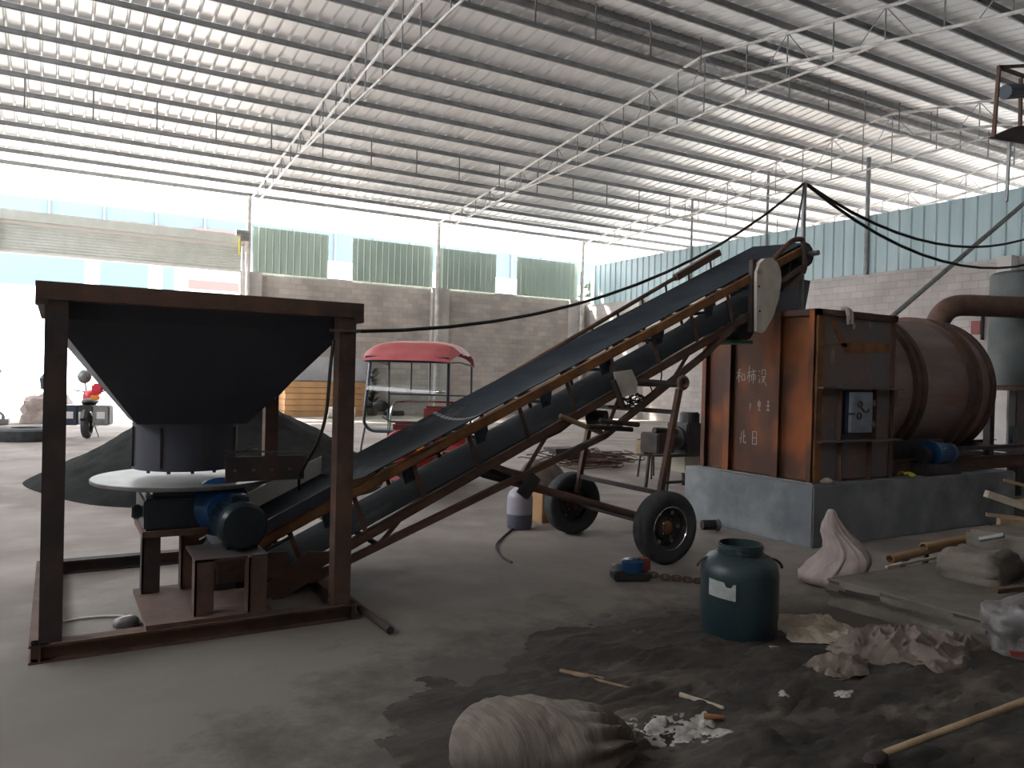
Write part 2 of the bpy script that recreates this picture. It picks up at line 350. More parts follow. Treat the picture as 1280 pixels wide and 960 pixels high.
def sheet(p, q, z0, z1, inward, name, mt, label, per=0.25, dep=0.035):
    p, q = V(p), V(q); L_ = (q-p).length; d = (q-p)/L_; n_ = V(inward); m = MB()
    prof = []; s_ = 0
    while s_ < L_:
        for a, b in ((0, 0), (0.72, 0), (0.80, 1), (0.92, 1)):
            t = s_+a*per
            if t < L_: prof.append((t, b*dep))
        s_ += per
    prof.append((L_, 0))
    def hz(z, t): return z if not callable(z) else z(t/L_)
    A = [m.bm.verts.new((p+d*t+n_*(0.02+h)).to_tuple()[:2]+(hz(z0, t),)) for t, h in prof]
    B = [m.bm.verts.new((p+d*t+n_*(0.02+h)).to_tuple()[:2]+(hz(z1, t),)) for t, h in prof]
    for i in range(len(prof)-1): m.bm.faces.new([A[i], A[i+1], B[i+1], B[i]])
    return tag(m.build(name, mt), label, 'cladding', kind='structure')
for x0, x1, lb in ((5.98, 8.72, 'green ribbed sheet over the back wall, first right of the doorway'), (9.66, 13.0, 'green ribbed sheet over the back wall, left of the middle column'),
                   (13.22, 15.9, 'green ribbed sheet over the back wall, right of the middle column'), (16.92, 20.1, 'green ribbed sheet over the back wall, nearest the corner')):
    sheet((x0, YB-0.02, 0), (x1, YB-0.02, 0), 5.10, 6.72, (0, -1, 0), 'wall_cladding', 'green', lb)
    tag(MB().beam((x0, YB+0.1, 6.66), (x1, YB+0.1, 6.66), 0.05, 0.05).build('trim_1', 'chord'), 'rail behind the top of the '+lb.replace(' over the back wall', ''), 'rail', kind='structure')
sheet((XR-0.02, 28.3, 0), (XR-0.02, YF, 0), 4.90, lambda t: 6.62+0.02*math.sin(t*9), (-1, 0, 0), 'wall_cladding', 'blueg', 'long pale blue-green ribbed sheeting above the right block wall', per=0.36)
tag(MB().beam((XR+0.1, 28.3, 6.5), (XR+0.1, YF, 6.5), 0.05, 0.06).build('trim_2', 'purlin'), 'steel rail behind the top of the right sheeting', 'rail', kind='structure')

# roller shutter over the doorway
sh = thing('door_1', 'long grey roller shutter rolled half way up over the back doorway', 'roller shutter', (2.0, YB-0.1, 5.1), kind='structure')
m = MB()
def sf(u, v):
    z = 5.10+v*0.83; return V((-1.62+u*7.2, YB-0.12-0.012*math.cos(v*2*PI*9), z))
m.grid(sf, 1, 72); m.build('shutter_curtain', 'shutter', sh)
MB().box((-1.62, YB-0.18, 5.93), (5.6, YB-0.08, 6.03)).build('shutter_guide_rail', 'white', sh)
m = MB().box((-1.64, YB-0.36, 6.03), (5.62, YB+0.08, 6.33)); m.build('shutter_box', 'shutter', sh)
MB().box((-1.62, YB-0.16, 5.03), (5.6, YB-0.06, 5.10)).build('bottom_bar', 'white', sh)
MB().box((5.60, YB-0.22, 0), (5.70, YB-0.04, 6.2)).build('guide_channel', 'chord', sh)
MB().box((-1.74, YB-0.22, 0), (-1.62, YB-0.04, 6.2)).build('guide_channel', 'chord', sh)
m = MB().cyl((5.3, YB-0.55, 6.35), (5.75, YB-0.55, 6.35), 0.12, n=12).box((5.45, YB-0.6, 6.1), (5.75, YB-0.4, 6.28)); m.build('shutter_motor', 'galvdull', sh)
MB().tube([(5.42, YB-0.6, 6.15), (5.42, YB-0.6, 5.6)], 0.04, 6).build('pull_strap', 'yellow', sh)

# roof sheeting
def roof_sheet():
    m = MB(); per = 0.32; prof = []; s_ = 0; L_ = XE-XL
    while s_ < L_:
        for a, b in ((0, 0), (0.76, 0), (0.83, 0.065), (0.93, 0.065)): prof.append((XL+s_+a*per, b))
        s_ += per
    ys = [YB+0.5, RIDGE, YF-0.5]
    rows = [[m.bm.verts.new((x, y, zp(y)+0.075+h)) for x, h in prof] for y in ys]
    for A, B in zip(rows, rows[1:]):
        for i in range(len(prof)-1): m.bm.faces.new([A[i], A[i+1], B[i+1], B[i]])
    return m.build('ceiling', 'roof')
tag(roof_sheet(), 'ribbed metal roof sheeting seen from underneath', 'roof', kind='structure')
ys = [28.5-1.065*i for i in range(14)] + [14.05, 13.45] + [12.4-1.12*i for i in range(13)]
for y in ys:
    big = y in (14.05, 13.45)
    m = MB().channel((XL, y, zp(y)), (XE, y, zp(y)), 0.055, 0.115 if not big else 0.18, 0.012)
    tag(m.build('roof_purlin', 'purlin', smooth=False), 'long dark steel purlin running across under the roof sheets', 'purlin', group='roof purlins', kind='structure')

def truss(x, label):
    t = thing('roof_truss', label, 'truss', (x, RIDGE, 7.2), kind='structure', group='roof trusses')
    tc = lambda y: V((x, y, zp(y)-0.13))
    def bc(y):
        if y > RIDGE: return V((x, y, zp(y)-0.78+0.25*max(0, (y-20)/8.5)))
        return V((x, y, zp(y)-0.78))
    MB().tube([tc(28.6), tc(RIDGE), tc(YF)], 0.036, 8).build('top_chord', 'chord', t)
    MB().tube([tc(28.6)-V((0, 0, 0.0)), bc(27.6), bc(22), bc(RIDGE), bc(YF)], 0.036, 8).build('bottom_chord', 'chord', t)
    ty = [(22.6, bc(22.6).z), (15.5, 7.86), (12.3, 7.97), (9.0, bc(9.0).z)]
    MB().tube([(x, a, b) for a, b in ty], 0.028, 6).build('tie_bar', 'chord', t)
    ties = lambda y: next(b0+(b1-b0)*(a0-y)/(a0-a1) for (a0, b0), (a1, b1) in zip(ty, ty[1:]) if a1 <= y <= a0)
    m = MB(); yy = [27.4-1.065*i for i in range(13)] + [13.7] + [12.4-1.12*i for i in range(12)]
    for i, y in enumerate(yy):
        m.tube([tc(y), bc(y)], 0.016, 5)
        if i+1 < len(yy) and i % 2 == 1: m.tube([tc(y), bc((y+yy[i+1])/2)], 0.011, 5)
        if i > 0 and i % 2 == 1: m.tube([tc(y), bc((y+yy[i-1])/2)], 0.011, 5)
        if 9.6 < y < 21.5: m.tube([bc(y), (x, y, ties(y))], 0.016, 5)
    m.build('web_bars', 'galvdull', t, smooth=True)
for i, x in enumerate((-8.8, -1.7, 5.85, 13.1, 20.3, 27.5)):
    truss(x, ['roof truss above the left end of the shed', 'roof truss at the left end of the shutter', 'pale tubular roof truss landing beside the shutter doorway', 'pale tubular roof truss landing on the middle back column', 'pale tubular roof truss landing in the back right corner', 'pale tubular roof truss beyond the right wall'][i])
for y, dz in ((22.1, 0.78), (13.0, 0.85), (17.5, 0.0)):
    if not dz: continue
    m = MB(); m.tube([(-8.8, y, zp(y)-dz), (27.5, y, zp(y)-dz)], 0.018, 6)
    x = -8.0
    while x < 27: m.tube([(x, y, zp(y)-0.05), (x, y, zp(y)-dz)], 0.018, 5); x += 1.45
    tag(m.build('roof_bracing', 'rod'), 'thin bracing rod with hangers under the %s purlins' % ('back' if y > 20 else 'ridge'), 'bracing', kind='structure')

# ------------------------------------------------------------ outside, beyond the doorway
b = thing('building', 'overexposed white building with pale blue glazing bands across the yard', 'building', (12, 46, 0))
MB().box((-22, 46, 0), (60, 52, 10.0)).build('wall', 'facade', b)
k = 0
x = -20.0
while x < 58:
    f = MB().box((x, 45.93, 8.3), (x+2.46, 46.0, 9.98)).build('window', 'cyan', b)
    MB().box((x+2.34, 45.80, 8.2), (x+2.42, 45.98, 10.0)).build('mullion', 'rod', b)
    x += 2.46
for x0, x1 in ((-2.5, 1.2), (1.9, 4.2), (4.9, 5.5)):
    MB().box((x0, 45.94, 5.6), (x1, 46.0, 7.4)).build('window', 'cyan', b)
for x0, x1, z in ((2.4, 5.2, 8.5), (6.4, 9.2, 8.6), (10.2, 13, 8.6)):
    MB().box((x0, 45.78, z), (x1, 45.9, z+0.75)).build('sign_panel', 'redsign', b)
MB().box((6.2, 45.85, 6.0), (9.5, 45.98, 6.5)).build('sign_panel', 'redsign', b)
MB().box((22.6, 45.8, 5.6), (24.4, 45.95, 9.2)).build('sign_panel', 'redsign', b)
t = thing('tree', 'small dark tree seen through the corner gap beside the right sheeting', 'tree', (24.5, 33.5, 0))
MB().tube([(24.5, 33.5, 0), (24.4, 33.5, 3), (24.45, 33.5, 6.1)], [0.12, 0.09, 0.04], 7).build('trunk', 'rustdk', t)
m = MB()
for i in range(60):
    a = V((random.gauss(0, 0.28), random.gauss(0, 0.28), random.gauss(0, 0.26)))
    m.ball(V((24.6, 33.5, 6.35))+a, (0.16, 0.16, 0.12), 6, 4)
m.build('crown', 'leaf', t)

# motorcycle parked in the doorway, seen from behind
mo = thing('motorcycle', 'red motorcycle with grey side cases parked by the open doorway', 'motorcycle', (0.62, 19.6, 0), rz=math.radians(-14))
def wheel_parts(par, c, R_, wd, mt='rubber', name='wheel'):
    wv = MB().torus(c, (1, 0, 0), R_-wd/2, wd/2, 24, 8).build(name, mt, par, local=True)
    m = MB().cyl((c[0]-0.04, c[1], c[2]), (c[0]+0.04, c[1], c[2]), 0.05, n=10)
    for i in range(10):
        a = 2*PI*i/10; m.tube([c, (c[0], c[1]+(R_-wd)*math.cos(a), c[2]+(R_-wd)*math.sin(a))], 0.005, 4)
    m.torus(c, (1, 0, 0), R_-wd, 0.012, 20, 5)
    m.build('spokes', 'chrome', wv, local=True)
wheel_parts(mo, (0, 0, 0.30), 0.30, 0.17, name='rear_wheel')
wheel_parts(mo, (-0.30, 1.25, 0.30), 0.30, 0.09, name='front_wheel')
MB().box((-0.13, -0.20, 0.60), (0.13, 0.35, 0.74)).cyl((0, -0.28, 0.42), (0, -0.1, 0.64), 0.08, 0.10, n=8).build('rear_fender', 'black', mo, local=True)
MB().ball((-0.02, 0.35, 0.80), (0.16, 0.42, 0.09)).build('seat', 'seat', mo, local=True)
MB().ball((-0.08, 0.8, 0.90), (0.17, 0.3, 0.17)).build('fuel_tank', 'redpl', mo, local=True)
for s_ in (-1, 1):
    c = MB().box((s_*0.31-0.17, -0.18, 0.30), (s_*0.31+0.17, 0.28, 0.74)).build('side_case', 'navy' if s_ < 0 else 'galvdull', mo, local=True, bev=0.03)
    MB().box((s_*0.31-0.08, -0.20, 0.45), (s_*0.31+0.08, -0.182, 0.60)).build('case_sticker', 'white', c, local=True)
MB().tube([(-0.5, 0.98, 1.04), (-0.25, 1.02, 1.0), (0.1, 1.02, 1.02), (0.34, 0.95, 1.06)], 0.02, 6).build('handlebar', 'chrome', mo, local=True)
MB().ball((-0.22, 0.7, 1.36), (0.15, 0.16, 0.16)).build('helmet', 'galvdull', mo, local=True)
MB().tube([(-0.22, 0.9, 1.02), (-0.22, 0.75, 1.25)], 0.02, 6).build('mirror_stem', 'chrome', mo, local=True)
MB().box((0.05, 0.1, 0.98), (0.28, 0.3, 1.22)).build('rear_rack_box', 'redpl', mo, local=True, bev=0.04)
MB().box((0.05, -0.02, 0.86), (0.24, 0.1, 0.96)).build('tail_light', 'orange', mo, local=True, bev=0.02)
MB().tube([(0.14, 0.5, 0.35), (0.2, 0.0, 0.30), (0.2, -0.3, 0.32)], 0.04, 8).build('exhaust_pipe', 'chrome', mo, local=True)
m = MB()
for s_ in (-0.12, 0.12): m.tube([(s_-0.30, 1.25, 0.30), (s_*0.8-0.18, 0.98, 0.98)], 0.025, 6)
m.build('fork', 'chrome', mo, local=True)
MB().tube([(0.1, 0.2, 0.3), (0.2, 0.2, 0.02)], 0.012, 5).build('kickstand', 'rod', mo, local=True)

# low round slab, bagged stuff and a cart at the far left
tag(MB().lathe([(0.0, 0), (0.66, 0), (0.68, 0.05), (0.68, 0.22), (0.62, 0.26), (0.3, 0.26), (0.28, 0.2), (0, 0.2)], (-0.50, 19.5, 0), n=28).build('tyre', 'rubber'), 'dark tyre lying flat on the floor left of the motorcycle', 'tyre')
def sack(name, label, cat, c, size, rz=0, mt='sack', wr=0.05, seed=0, n=(28, 18), sq=2.6, group=None, flat=0.35, build=True, tip=None, fr=1.0):
    m = MB(); sx, sy, sz = size; rot = Matrix.Rotation(rz, 3, 'Z')
    def sg(v, e): return math.copysign(abs(v)**e, v)
    e = 2/sq
    rings = []
    for k in range(n[1]+1):
        a = PI*k/n[1]-PI/2; row = []
        for i in range(n[0]):
            t = 2*PI*i/n[0]
            p = V((sx*sg(math.cos(a), e)*sg(math.cos(t), e) if abs(math.cos(a)) > 1e-4 else 0, sy*sg(math.cos(a), e)*sg(math.sin(t), e) if abs(math.cos(a)) > 1e-4 else 0, sz*sg(math.sin(a), 0.9)))
            nn = noise.noise(V((p.x*3.2/fr+seed*7, p.y*3.2/fr, p.z*4/fr)))*1.4 + abs(noise.noise(V((p.x*9/fr, p.y*6/fr+seed*3, p.z*8/fr))))*0.9
            p += p.normalized()*(nn*wr) if p.length > 0 else V((0, 0, 0))
            if tip: p = tip(p)
            if p.z < -sz*flat: p.z = -sz*flat + (p.z+sz*flat)*0.05
            row.append(m.bm.verts.new(rot@p + V(c) + V((0, 0, sz*flat*1.05+0.003))))
        rings.append(row)
    m.skin(rings)
    if not build: return m
    return tag(m.build(name, mt), label, cat, group)
sack('plastic_bag', 'pale bag of odds and ends with a blue top at the far left', 'bag', (-0.15, 25.2, 0), (0.62, 0.5, 0.62), mt='sackpale', seed=2, wr=0.14)
tag(MB().lathe([(0.0, 0), (0.2, 0), (0.24, 0.3), (0.1, 0.5), (0, 0.52)], (-0.15, 25.15, 0.93), n=10).build('blue_bundle', 'cyan'), 'small pale blue bundle sitting on the far left bag', 'bundle')
c = thing('hand_cart', 'grey hand cart leaning at the left edge by the doorway', 'cart', (-1.35, 24.4, 0))
MB().beam((-1.75, 24.4, 0.05), (-1.25, 24.4, 1.45), 0.05, 0.05).beam((-1.75, 24.9, 0.05), (-1.25, 24.9, 1.45), 0.05, 0.05).build('frame', 'galvdull', c)
MB().box((-2.0, 24.3, 0.04), (-1.05, 25.0, 0.16)).build('platform', 'galvdull', c)
MB().torus((-1.30, 24.35, 0.2), (0, 1, 0), 0.14, 0.04, 16, 6).build('wheel', 'galvdull', c)

# stacked board and odds along the back wall
for i in range(6):
    z = i*0.21
    tag(MB().box((6.9+0.02*(i % 2), 27.4, z), (9.9-0.03*(i % 3), 28.4, z+0.195)).build('board_bundle', 'card'), 'bundle of brown boards in the stack at the back wall, %s' % ['lowest', 'second from the floor', 'third from the floor', 'fourth from the floor', 'second from the top', 'topmost'][i], 'boards', 'brown board bundles')
tag(MB().box((7.3, 28.32, 1.28), (10.4, 28.5, 2.15)).build('pale_board', 'paleblue'), 'pale grey board leaning above the brown board stack', 'board')
tag(MB().cyl((8.2, 26.6, 0.2), (9.1, 26.4, 0.2), 0.2, n=14).build('paper_roll', 'white'), 'white paper roll lying in front of the brown boards', 'roll')
pl = thing('potted_plant', 'dark green leafy plant against the back wall left of the tricycle', 'plant', (10.4, 28.2, 0))
MB().lathe([(0.18, 0), (0.24, 0.35), (0.26, 0.36), (0.2, 0.3), (0, 0.3)], (10.4, 28.2, 0), n=12).build('pot', 'rustdk', pl)
m = MB()
for i in range(70):
    a = random.uniform(0, 2*PI); l_ = random.uniform(0.15, 0.42); z = random.uniform(0.4, 1.7)
    p = V((10.4, 28.2, z)); d = V((math.cos(a)*l_, math.sin(a)*l_*0.6, random.uniform(-0.05, 0.25))); sd = V((-d.y, d.x, 0)).normalized()*0.07
    m.quad(p, p+d*0.5+sd, p+d, p+d*0.5-sd)
m.tube([(10.4, 28.2, 0.3), (10.42, 28.2, 1.7)], 0.02, 5)
m.build('foliage', 'leaf', pl)
tag(MB().box((10.9, 27.9, 0), (11.6, 28.3, 0.12)).box((11.0, 27.7, 0.12), (11.5, 28.2, 0.2)).build('rubble_bricks', 'rustdk'), 'low dark rubble beside the plant at the back wall', 'rubble')

# black powder heap behind the hopper
def heap(cx, cy, rx, ry, h, seed):
    m = MB()
    def f(u, v):
        a = 2*PI*v; r = u
        n_ = noise.noise(V((math.cos(a)*1.3+seed, math.sin(a)*1.3, r*2)))*0.12
        x = cx+rx*r*math.cos(a)*(1+n_); y = cy+ry*r*math.sin(a)*(1+n_)
        z = h*(1-r)**0.92*(1+0.05*noise.noise(V((x*1.6, y*1.6, 0)))) + 0.03*noise.noise(V((x*6, y*6, 3)))*(1 if r < 0.95 else 0)
        return V((x, y, max(0.002, z) if r < 1 else 0.0))
    return m.grid(f, 40, 90)
tag(heap(2.15, 11.9, 2.45, 2.45, 1.42, 3).build('powder_heap', 'coal'), 'large heap of black powder on the floor behind the hopper', 'powder heap', kind='stuff')

# ------------------------------------------------------------ motor tricycle
def tri():
    rz = math.radians(-38)
    t = thing('cargo_tricycle', 'red cargo tricycle with windshield and faded red canopy behind the conveyor', 'tricycle', (4.28, 9.80, 0), rz)
    t.scale = (0.92, 0.92, 0.92)
    # local frame: front faces -y, x to the viewer's right
    L = dict(local=True)
    # windshield
    def wy(z): return -0.75+0.16*((z-1.35)/0.65)**2 + 0.06*(z-1.0)
    out = []
    W_, z0, z1, r = 0.585, 0.93, 1.94, 0.16
    for cx, cz, a0 in ((W_-r, z0+r, -90), (W_-0.03, z1-0.03, 0), (-W_+0.03, z1-0.03, 90), (-W_+r, z0+r, 180)):
        rr = r if a0 in (-90, 180) else 0.03
        for k in range(7):
            a = math.radians(a0+15*k); px, pz = cx+rr*math.cos(a), cz+rr*math.sin(a)
            out.append((px*(1.0-0.06*(pz-1.4)), wy(pz), pz))
    fr = MB().tube(out+[out[0]], 0.022, 8, cap=False).build('windshield_frame', 'navy', t, **L)
    m = MB()
    def g(u, v):
        z = z0+0.02+(z1-z0-0.04)*v; w_ = W_-0.01
        if z < z0+r: w_ = W_-r+math.sqrt(max(0, r*r-(z0+r-z)**2))
        return V(((2*u-1)*w_*(1.0-0.06*(z-1.4)), wy(z), z))
    m.grid(g, 8, 16).build('windshield', 'glass', t, **L)
    MB().box((-0.60, -0.72, 1.90), (0.60, -0.66, 1.985)).build('visor_bar', 'navy', t, bev=0.01, **L)
    # canopy roof: flat top, rounded falling edges
    m = MB()
    def cf(u, v):
        x = (2*u-1)*0.70; y = -0.78+v*1.5
        z = 1.93 + 0.29*math.sin(min(1, v/0.42)*PI/2) - (0.02+0.17*min(1, v/0.4))*abs(2*u-1)**5 - 0.17*max(0, (v-0.80)/0.20)**2
        return V((x*(0.88+0.12*min(1, v*4)), y, z+0.008*math.sin(v*28)))
    m.grid(cf, 20, 30)
    m.build('canopy', 'redroof', t, **L)
    m = MB()
    for s_ in (-1, 1): m.tube([(s_*0.60, -0.70, 1.91), (s_*0.66, -0.2, 1.93), (s_*0.68, 0.7, 1.88)], 0.014, 6)
    m.build('canopy_rail', 'galvdull', t, **L)
    for s_ in (-1, 1):
        MB().tube([(s_*0.66, 0.66, 1.92), (s_*0.66, 0.68, 1.45), (s_*0.66, 0.70, 0.85)], 0.017, 8).build('canopy_post', 'navy', t, **L)
    MB().tube([(-0.66, 0.68, 1.42), (0.66, 0.68, 1.42)], 0.012, 6).tube([(0.0, 0.68, 1.42), (0.0, 0.68, 1.95)], 0.012, 6).tube([(-0.3, 0.68, 1.42), (-0.3, 0.68, 1.95)], 0.012, 6).build('rear_bar', 'navy', t, **L)
    # front fork, wheel, fender, headlight
    wheel_parts(t, (0, -0.95, 0.27), 0.27, 0.11, name='front_wheel')
    MB().grid(lambda u, v: V(((u-0.5)*0.17, -0.95+0.32*math.cos(v*PI*0.95), 0.28+0.32*math.sin(v*PI*0.95))), 2, 12).build('front_fender', 'red', t, **L)
    m = MB()
    for s_ in (-0.08, 0.08): m.tube([(s_, -0.95, 0.27), (s_*1.1, -0.72, 0.95)], 0.022, 8)
    m.build('fork', 'chrome', t, **L)
    MB().ball((0, -0.86, 0.78), (0.24, 0.16, 0.20)).box((-0.2, -0.82, 0.45), (0.2, -0.66, 0.78)).build('front_cowl', 'red', t, **L)
    MB().lathe([(0.0, 0), (0.09, 0.0), (0.11, 0.06), (0.10, 0.12), (0.02, 0.13)], (0.02, -0.92, 0.74), (0, -1, 0.1), 18).build('headlight', 'chrome', t, **L)
    for s_ in (-1, 1):
        MB().ball((s_*0.26, -0.92, 0.74), (0.075, 0.045, 0.05)).build('turn_signal', 'orange', t, **L)
    MB().tube(catmull([(-0.58, -0.72, 0.98), (-0.60, -0.80, 0.6), (-0.5, -0.82, 0.25), (-0.3, -0.82, 0.16)]), 0.014, 6).build('leg_guard', 'navy', t, **L)
    MB().tube([(-0.56, -0.80, 0.5), (-0.15, -0.76, 0.42)], 0.014, 6).build('leg_guard_bar', 'navy', t, **L)
    MB().tube([(-0.42, -0.42, 1.12), (-0.25, -0.55, 1.06), (0.25, -0.55, 1.06), (0.42, -0.42, 1.12)], 0.016, 6).build('handlebar', 'black', t, **L)
    m = MB().ball((-0.42, -0.52, 1.28), (0.12, 0.03, 0.08)).tube([(-0.3, -0.5, 1.08), (-0.40, -0.5, 1.24)], 0.008, 5); m.build('mirror', 'black', t, **L)
    m = MB().ball((0.42, -0.48, 1.50), (0.09, 0.05, 0.03)); m.build('mirror', 'chrome', t, **L)
    MB().box((-0.22, -0.60, 0.92), (0.22, -0.45, 1.06)).build('dashboard', 'red', t, bev=0.03, **L)
    MB().box((-0.32, -0.35, 0.28), (0.32, 0.35, 0.60)).build('engine_cover', 'red', t, bev=0.04, **L)
    MB().box((-0.40, -0.10, 0.60), (0.40, 0.38, 0.72)).build('seat', 'seat', t, bev=0.04, **L)
    MB().box((-0.02, 0.36, 0.70), (0.52, 0.46, 1.26)).build('backrest', 'red', t, bev=0.04, **L)
    MB().tube(catmull([(-0.5, 0.2, 0.85), (-0.48, 0.3, 1.25), (-0.3, 0.42, 1.32), (0.6, 0.42, 1.32), (0.82, 0.42, 1.24), (0.86, 0.42, 0.85)]), 0.02, 8).build('grab_rail', 'chrome', t, **L)
    # cargo bed
    bed = MB().box((-0.6, 0.5, 0.50), (0.6, 1.5, 0.56)).build('cargo_bed', 'red', t, **L)
    MB().box((-0.62, 0.5, 0.56), (-0.58, 1.5, 0.85)).build('side_board', 'red', bed, **L)
    MB().box((0.58, 0.5, 0.56), (0.62, 1.5, 0.85)).build('side_board', 'red', bed, **L)
    MB().box((-0.58, 1.46, 0.56), (0.58, 1.50, 0.85)).build('tailgate', 'red', bed, **L)
    MB().box((-0.25, -0.9, 0.36), (-0.2, 1.45, 0.42)).box((0.2, -0.9, 0.36), (0.25, 1.45, 0.42)).build('frame', 'black', t, **L)
    MB().cyl((-0.55, 0.95, 0.28), (0.55, 0.95, 0.28), 0.035, n=10).build('rear_axle', 'black', t, **L)
    for s_ in (-0.52, 0.52): wheel_parts(t, (s_, 0.95, 0.28), 0.28, 0.14, name='rear_wheel')
tri()

# ------------------------------------------------------------ feed hopper in its steel frame
F0, F1, G0, G1 = 0.0, 1.62, 4.92, 6.9      # post centres
fr = thing('hopper_frame', 'dark rusty steel frame of four posts carrying the black hopper', 'steel frame', (0.81, 5.9, 0))
for x, y in ((F0, G0), (F1, G0), (F0, G1), (F1, G1)):
    m = MB().box((x-0.055, y-0.056, 0.1), (x+0.055, y+0.056, 1.955))
    m.build('post', 'rustdk' if x == F0 else 'rust', fr, smooth=False)
for p, q in (((-0.09, G0-0.03, 0.05), (1.72, G0-0.03, 0.05)), ((-0.09, G1, 0.05), (1.72, G1, 0.05)), ((-0.05, G0-0.08, 0.05), (-0.05, G1+0.05, 0.05)), ((1.69, G0-0.08, 0.05), (1.69, G1+0.05, 0.05))):
    MB().hbeam(p, q, 0.10, 0.10, 0.012, up=(0, 0, 1)).build('base_beam', 'rust' if p[1] < 5 else 'rustdk', fr, smooth=False)
m = MB()
for a, b_ in (((-0.10, G0-0.07, 1.955), (1.72, G0+0.06, 2.05)), ((-0.10, G1-0.06, 1.955), (1.72, G1+0.07, 2.05)), ((-0.10, G0+0.06, 1.955), (0.0, G1-0.06, 2.05)), ((1.62, G0+0.06, 1.955), (1.72, G1-0.06, 2.05))):
    MB().box(a, b_).build('top_beam', 'rust', fr, smooth=False)
for x, y in ((-0.10, G0-0.075), (1.66, G0-0.075)):
    MB().box((x, y, 1.925), (x+0.06, y+0.12, 1.957)).build('corner_plate', 'rustdk', fr, smooth=False)

hp = thing('feed_hopper', 'black sheet-steel hopper tapering to a round spout inside the frame', 'hopper', (0.81, 5.9, 0.9))
def hopper_body():
    m = MB(); lv = [((-0.02, 1.64, 5.0, 6.82), 1.965), ((-0.02, 1.64, 5.0, 6.82), 1.86), ((0.46, 1.15, 5.57, 6.26), 1.23)]
    for k, ins in enumerate((0, 0.006)):
        R_ = [[m.bm.verts.new(p) for p in ((a+ins, c+ins, z), (b_-ins, c+ins, z), (b_-ins, d-ins, z), (a+ins, d-ins, z))] for (a, b_, c, d), z in lv]
        m.skin(R_, cap=False)
    return m
hopper_body().build('hopper_body', 'hopper', hp, smooth=False)
MB().lathe([(0.335, 0.91), (0.345, 0.91), (0.345, 1.235), (0.335, 1.235)], (0.805, 5.915, 0), n=40, cap=False).build('spout', 'hopper', hp)
m = MB()
for i in range(8):
    a = 2*PI*i/8+0.2; m.beam((0.805+0.352*math.cos(a), 5.915+0.352*math.sin(a), 0.93), (0.805+0.352*math.cos(a), 5.915+0.352*math.sin(a), 1.2), 0.012, 0.012, up=(1, 0, 0))
m.build('spout_rib', 'rustdk', hp)
for i in range(5):
    a = -PI/2-0.9+i*0.45; p = V((0.805+0.33*math.cos(a), 5.915+0.33*math.sin(a), 0.895))
    MB().cyl(p, p+V((0, 0, 0.03)), 0.013, n=6).build('bolt', 'black', hp)

# rotating feeder disc, gearbox and drive motor on a stand
fd = thing('disc_feeder', 'round galvanised feeder disc with gearbox and blue-flanged motor under the hopper', 'disc feeder', (0.81, 5.9, 0.1))
MB().lathe([(0.0, 0.815), (0.60, 0.815), (0.605, 0.82), (0.605, 0.838), (0.60, 0.843), (0, 0.843)], (0.81, 5.9, 0), n=56).build('feeder_disc', 'galv', fd)
MB().cyl((0.81, 5.9, 0.55), (0.81, 5.9, 0.815), 0.06, n=16).build('shaft', 'black', fd)
sc_ = MB().box((0.98, 5.38, 0.855), (1.50, 5.40, 1.02)).build('scraper_plate', 'rustdk', fd, smooth=False)
for i in range(4): MB().cyl((1.04+i*0.12, 5.365, 0.93), (1.04+i*0.12, 5.38, 0.93), 0.010, n=6).build('bolt', 'galv', sc_)
m = MB().tube([(0.98, 5.42, 1.06), (1.5, 5.5, 1.03)], 0.006, 5).tube([(0.98, 5.42, 1.03), (1.2, 5.46, 1.08)], 0.006, 5).tube([(1.02, 5.40, 1.0), (1.2, 5.5, 1.10)], 0.006, 5); m.build('tie_rod', 'galv', fd)
gb = MB().box((0.50, 5.42, 0.56), (0.86, 6.0, 0.76)).box((0.54, 5.46, 0.76), (0.82, 5.9, 0.79)).cyl((0.44, 5.6, 0.66), (0.50, 5.6, 0.66), 0.05, n=12).build('gearbox', 'tealmotor', fd, bev=0.012)
for x, y in ((0.55, 5.47), (0.80, 5.47)):
    MB().cyl((x, y, 0.79), (x, y, 0.81), 0.014, n=6).build('bolt', 'chrome', gb)
MB().lathe([(0.0, 0), (0.12, 0), (0.19, 0.03), (0.195, 0.07), (0.14, 0.13), (0.10, 0.2), (0, 0.2)], (0.96, 5.52, 0.685), (0, -1, 0), 32).build('motor_flange', 'bluemotor', fd)
mt_ = thing  # keep name short below
def motor_mb(p, q, r, fins=22):
    p, q = V(p), V(q); m = MB(); x, y, d = basis(q-p); L_ = (q-p).length; n_ = fins*4; rings = []
    for k in (0.0, 1.0):
        row = []
        for i in range(n_):
            a = 2*PI*i/n_; rr = r*(1.0 if i % 4 in (0, 1) else 0.9)
            row.append(m.bm.verts.new(p+d*(L_*k)+x*(rr*math.cos(a))+y*(rr*math.sin(a))))
        rings.append(row)
    return m.skin(rings)
mt1 = motor_mb((1.01, 5.34, 0.62), (1.03, 5.10, 0.62), 0.142).build('motor_body', 'tealmotor', fd, smooth=False)
MB().lathe([(0.145, 0), (0.150, 0.0), (0.150, 0.07), (0.13, 0.095), (0.05, 0.10), (0, 0.10)], (1.03, 5.11, 0.62), (0.05, -1, 0), 32).build('fan_cover', 'tealmotor', mt1)
MB().box((0.98, 5.14, 0.75), (1.08, 5.26, 0.80)).build('terminal_box', 'tealmotor', mt1, bev=0.008)
MB().box((0.95, 5.12, 0.46), (1.14, 5.30, 0.49)).build('motor_foot', 'tealmotor', mt1)
st = thing('feeder_stand', 'brown rusty channel stand on a base plate under the feeder', 'stand', (0.82, 5.4, 0.1))
